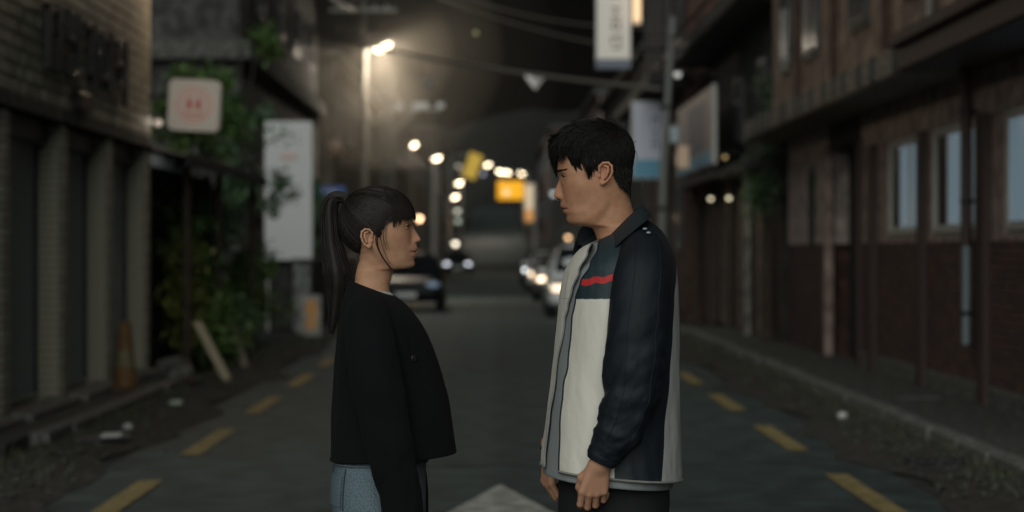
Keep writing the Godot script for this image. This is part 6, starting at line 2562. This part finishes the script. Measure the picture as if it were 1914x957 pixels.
func small_things() -> void:
	var t := thing("traffic_cone", "faded orange and yellow traffic cone standing by the shop's last shutter", "traffic cone", V(-3.58, 0.095, 21.8))
	var b := nb(t)
	b.bx(V(-3.58, 0.115, 21.8), Vector3(0.3, 0.04, 0.3), 0.012)
	part(t, "base", b, mat(Color(0.2, 0.12, 0.05), 0.8, T.stain, 2.0))
	b = nb(t)
	b.lathe(V(-3.58, 0.13, 21.8), [Vector2(0.125, 0), Vector2(0.115, 0.03), Vector2(0.06, 0.62), Vector2(0.055, 0.64), Vector2(0.04, 0.63)], 20)
	part(t, "cone", b, mat(Color(0.3, 0.145, 0.04), 0.7, T.stain, 2.0))
	b = nb(t)
	b.lathe(V(-3.58, 0.13, 21.8), [Vector2(0.1, 0.2), Vector2(0.102, 0.2), Vector2(0.08, 0.4), Vector2(0.078, 0.4)], 20)
	part(t, "band", b, mat(Color(0.3, 0.25, 0.12), 0.6, T.stain, 2.0))
	b = MB.new()
	b.bar(V(-2.92, 0.03, 24.6), V(-3.32, 0.66, 25.1), 0.11, 0.03, 0.005)
	solo("leaning_board", b, M.pale_wood, "pale board leaning on the shrub, the nearer of two", "board", "boards leaning by the left verge")
	b = MB.new()
	b.bar(V(-3.06, 0.03, 27.6), V(-3.25, 0.5, 28.0), 0.1, 0.03, 0.005)
	solo("leaning_board", b, mat(Color(0.22, 0.2, 0.16), 0.85, T.grain, 2.0), "greyer board leaning in the weeds, the farther of two", "board", "boards leaning by the left verge")
	# rubble at the end of the pavement
	var lab := ["largest grey rubble block at the shop's corner", "flat rubble slab tilted on the rubble block", "small broken block in front of the rubble slab", "dark round stone at the end of the left kerb"]
	var spots := [[-3.55, 0.17, 24.9, 0.34], [-3.4, 0.12, 24.4, 0.26], [-3.25, 0.08, 23.9, 0.16], [-3.2, 0.07, 24.3, 0.13]]
	for i in 4:
		var q = spots[i]
		b = MB.new()
		b.bx(V(q[0], q[1], q[2]), Vector3(q[3], q[3] * 0.5, q[3] * 0.8), 0.04, Basis.from_euler(Vector3(rnd(-0.4, 0.4), rnd(-1, 1), rnd(-0.4, 0.4))))
		solo("rubble_block", b, [M.concrete, M.kerb, M.brick_a, M.pavement][i], lab[i], "rubble", "rubble by the shop corner")
	b = MB.new()
	b.bx(V(-2.95, 0.05, 16.9), Vector3(0.42, 0.03, 0.16), 0.006, Basis.from_euler(Vector3(0.1, 0.2, 0.06)))  # dark slab in place of the shadow under the white scrap
	solo("scrap_shadow", b, M.dark_frame, "dark slab put as the shadow under the white scrap before the left kerb", "scrap")
	b = MB.new()
	b.bx(V(-2.85, 0.085, 16.75), Vector3(0.16, 0.012, 0.07), 0.003, Basis.from_euler(Vector3(0.3, -0.2, 0.05)))
	solo("paper_scrap", b, M.white_paint, "white scrap on the dark shadow slab before the left kerb", "litter")
	b = MB.new()
	b.bx(V(-2.95, 0.04, 18.1), Vector3(0.07, 0.05, 0.05), 0.012, Basis.from_euler(Vector3(0.3, -0.4, 0.2)))
	solo("crumpled_cup", b, M.white_paint, "small pale crumpled litter between kerb and yellow dash on the left", "litter")
	b = MB.new()
	b.bx(V(-2.95, 0.05, 20.8), Vector3(0.12, 0.04, 0.08), 0.012, Basis.from_euler(Vector3(0.1, 0.4, 0.1)))
	solo("crumpled_paper", b, mat(Color(0.35, 0.4, 0.32), 0.8), "pale crumpled paper at the far end of the left kerb", "litter")
	b = MB.new()
	b.ball(V(2.98, 0.045, 19.2), Vector3(0.045, 0.035, 0.04), 8)
	solo("white_stone", b, M.white_paint, "white stone in the dirt before the right kerb", "stone")
	b = MB.new()
	b.bx(V(3.9, 0.104, 20.6), Vector3(0.4, 0.015, 0.14), 0.004, Basis(Vector3.UP, 0.4))
	solo("paper_sheet", b, M.kerb, "pale sheet lying flat on the right pavement", "litter")
	t = thing("drain_cover", "dark iron drain cover in the dirt of the right verge", "drain", V(3.0, 0.02, 15.2))
	b = nb(t)
	b.bx(V(3.0, 0.035, 15.2), Vector3(0.46, 0.02, 0.34), 0.006)
	part(t, "frame", b, M.dark_metal)
	for i in 7:
		b = nb(t)
		b.bx(V(2.82 + i * 0.06, 0.05, 15.2), Vector3(0.03, 0.014, 0.28), 0.003)
		part(t, "bar", b, M.dark_frame)
	# rubble and dirt scattered on both verges
	for s in [-1.0, 1.0]:
		b = MB.new()
		for i in 700:
			var z := 13.0 + pow(rng.randf(), 1.5) * 26.0
			var x: float = s * (3.28 - absf(rng.randfn()) * 0.28)
			var r := rnd(0.006, 0.022)
			b.bx(V(x, 0.03 + r * 0.4, z), Vector3(r * 2, r * 1.3, r * 1.7), r * 0.4, Basis.from_euler(Vector3(rnd(0, 3), rnd(0, 3), rnd(0, 3))))
		var o := part(self, "gravel", b, M.pavement)
		stuff(o)
		o.set_meta("label", "loose grit scattered along the left verge" if s < 0 else "loose grit scattered along the right verge")
		b = MB.new()
		for i in 900:
			var z := 14.0 + pow(rng.randf(), 1.3) * 22.0
			var x: float = s * (3.3 + rng.randfn() * 0.06) if i % 3 else s * (3.3 - absf(rng.randfn()) * 0.3)
			var h := rnd(0.03, 0.11)
			var d := Vector3(rng.randfn() * 0.5, 1, rng.randfn() * 0.5).normalized() * h
			var w := Vector3(rnd(-1, 1), 0, rnd(-1, 1)).normalized() * 0.006
			var p := V(x, 0.02, z)
			var k := rnd(0.6, 1.3)
			b.col = Color(k, k, k)
			var a := b.p(p - w)
			b.p(p + w)
			b.p(p + d)
			b.tri(a, a + 1, a + 2)
		o = part(self, "weeds", b, M.weed)
		stuff(o)
		o.set_meta("label", "thin weeds along the left kerb" if s < 0 else "thin weeds along the right kerb")
	# the leaning steel post on the right
	t = thing("utility_post", "thin grey steel post leaning slightly, right of the man's head", "post", V(2.98, 0, 39.8))
	b = nb(t)
	b.tube([V(2.92, 0, 39.8), V(3.0, 3.0, 39.8), V(3.16, 5.6, 39.8)], [0.075, 0.07, 0.055], 10)
	part(t, "shaft", b, mat(Color(0.2, 0.2, 0.19), 0.6, T.grain, 1.0))
	for y in [2.2, 4.0]:
		b = nb(t)
		b.lathe(V(2.98 + (0.05 if y > 3 else 0.0), y, 39.8), [Vector2(0.07, -0.04), Vector2(0.085, -0.03), Vector2(0.085, 0.03), Vector2(0.07, 0.04)], 12)
		part(t, "clamp", b, M.dark_metal)
	# second utility pole's white insulated crossarm on the left
	t = thing("utility_pole", "far utility pole whose crossarm carries three pale insulators", "utility pole", V(-4.55, 0, 100))
	b = nb(t)
	b.tube([V(-4.55, 0, 100), V(-4.55, 9.2, 100)], [0.16, 0.11], 12)
	part(t, "pole", b, M.pole)
	b = nb(t)
	b.bx(V(-3.5, 7.72, 99.85), Vector3(2.3, 0.1, 0.1), 0.01)
	b.bar(V(-4.5, 6.7, 99.9), V(-3.5, 7.68, 99.9), 0.07, 0.07)
	part(t, "crossarm", b, M.steel)
	for x in [-4.2, -3.45, -3.1, -2.4]:
		b = nb(t)
		b.bx(V(x, 7.9, 99.85), Vector3(0.34, 0.24, 0.24), 0.06)
		part(t, "insulator", b, mat(Color(0.7, 0.7, 0.72), 0.4))


func cable(label: String, a: Vector3, e: Vector3, sag: float, r: float, m: Material) -> void:
	var pts := []
	for i in 25:
		var f := i / 24.0
		pts.append(a.lerp(e, f) + Vector3(0, -sag * 4.0 * f * (1 - f), 0))
	var b := MB.new()
	b.tube(pts, [r], 6)
	solo("overhead_cable", b, m, label, "cable", "overhead cables")


func cables() -> void:
	cable("thick bundled cable lit by the nearest lamp, crossing the lane with pennants", V(-3.9, 7.6, 66.8), V(3.02, 4.4, 41), 0.12, 0.045, M.grey_cable)
	cable("dark cable running from the nearest lamp's pole towards the top left", V(-3.9, 8.5, 66.8), V(-6.0, 8.2, 32.0), 0.4, 0.04, M.cable)
	cable("thin cable from the pole's upper crossarm to the reddish house", V(-3.0, 9.9, 66.8), V(4.0, 6.4, 50), 0.5, 0.018, M.grey_cable)
	cable("second thin cable under the upper one to the reddish house", V(-3.6, 9.9, 66.8), V(4.0, 5.6, 48), 0.4, 0.018, M.grey_cable)
	cable("cable from the nearest lamp's pole up the street to the far pole", V(-4.7, 9.9, 66.8), V(-4.2, 7.95, 99.8), 0.6, 0.025, M.cable)
	cable("dark cable from the leaning post to the canopy of the brick house", V(3.13, 5.2, 39.8), V(4.2, 6.5, 30), 0.1, 0.03, M.cable)
	for q in [[-1.73, 6.06, 51.0, "dim white pennant hanging nearer the lamp on the thick cable", 0.3], [0.865, 5.2, 45.7, "bright white pennant hanging in the middle of the thick cable", 0.3]]:
		var f: float = (q[0] + 3.9) / 6.92
		var at := V(-3.9, 7.6, 66.8).lerp(V(3.02, 4.4, 41), f) + Vector3(0, -0.12 * 4 * f * (1 - f), 0)
		var b := MB.new()
		var drop := 0.55 if q[0] < 0 else 0.03
		if drop > 0.1:
			b.tube([at, at + Vector3(0, -drop, 0.02)], [0.008], 4)
		b.slab(at + Vector3(0, -drop, 0.02), [Vector2(-q[4] * 0.72, 0.02), Vector2(q[4] * 0.72, -0.05), Vector2(0.02, -q[4])], 0.01, Basis(Vector3.UP, 0.1))
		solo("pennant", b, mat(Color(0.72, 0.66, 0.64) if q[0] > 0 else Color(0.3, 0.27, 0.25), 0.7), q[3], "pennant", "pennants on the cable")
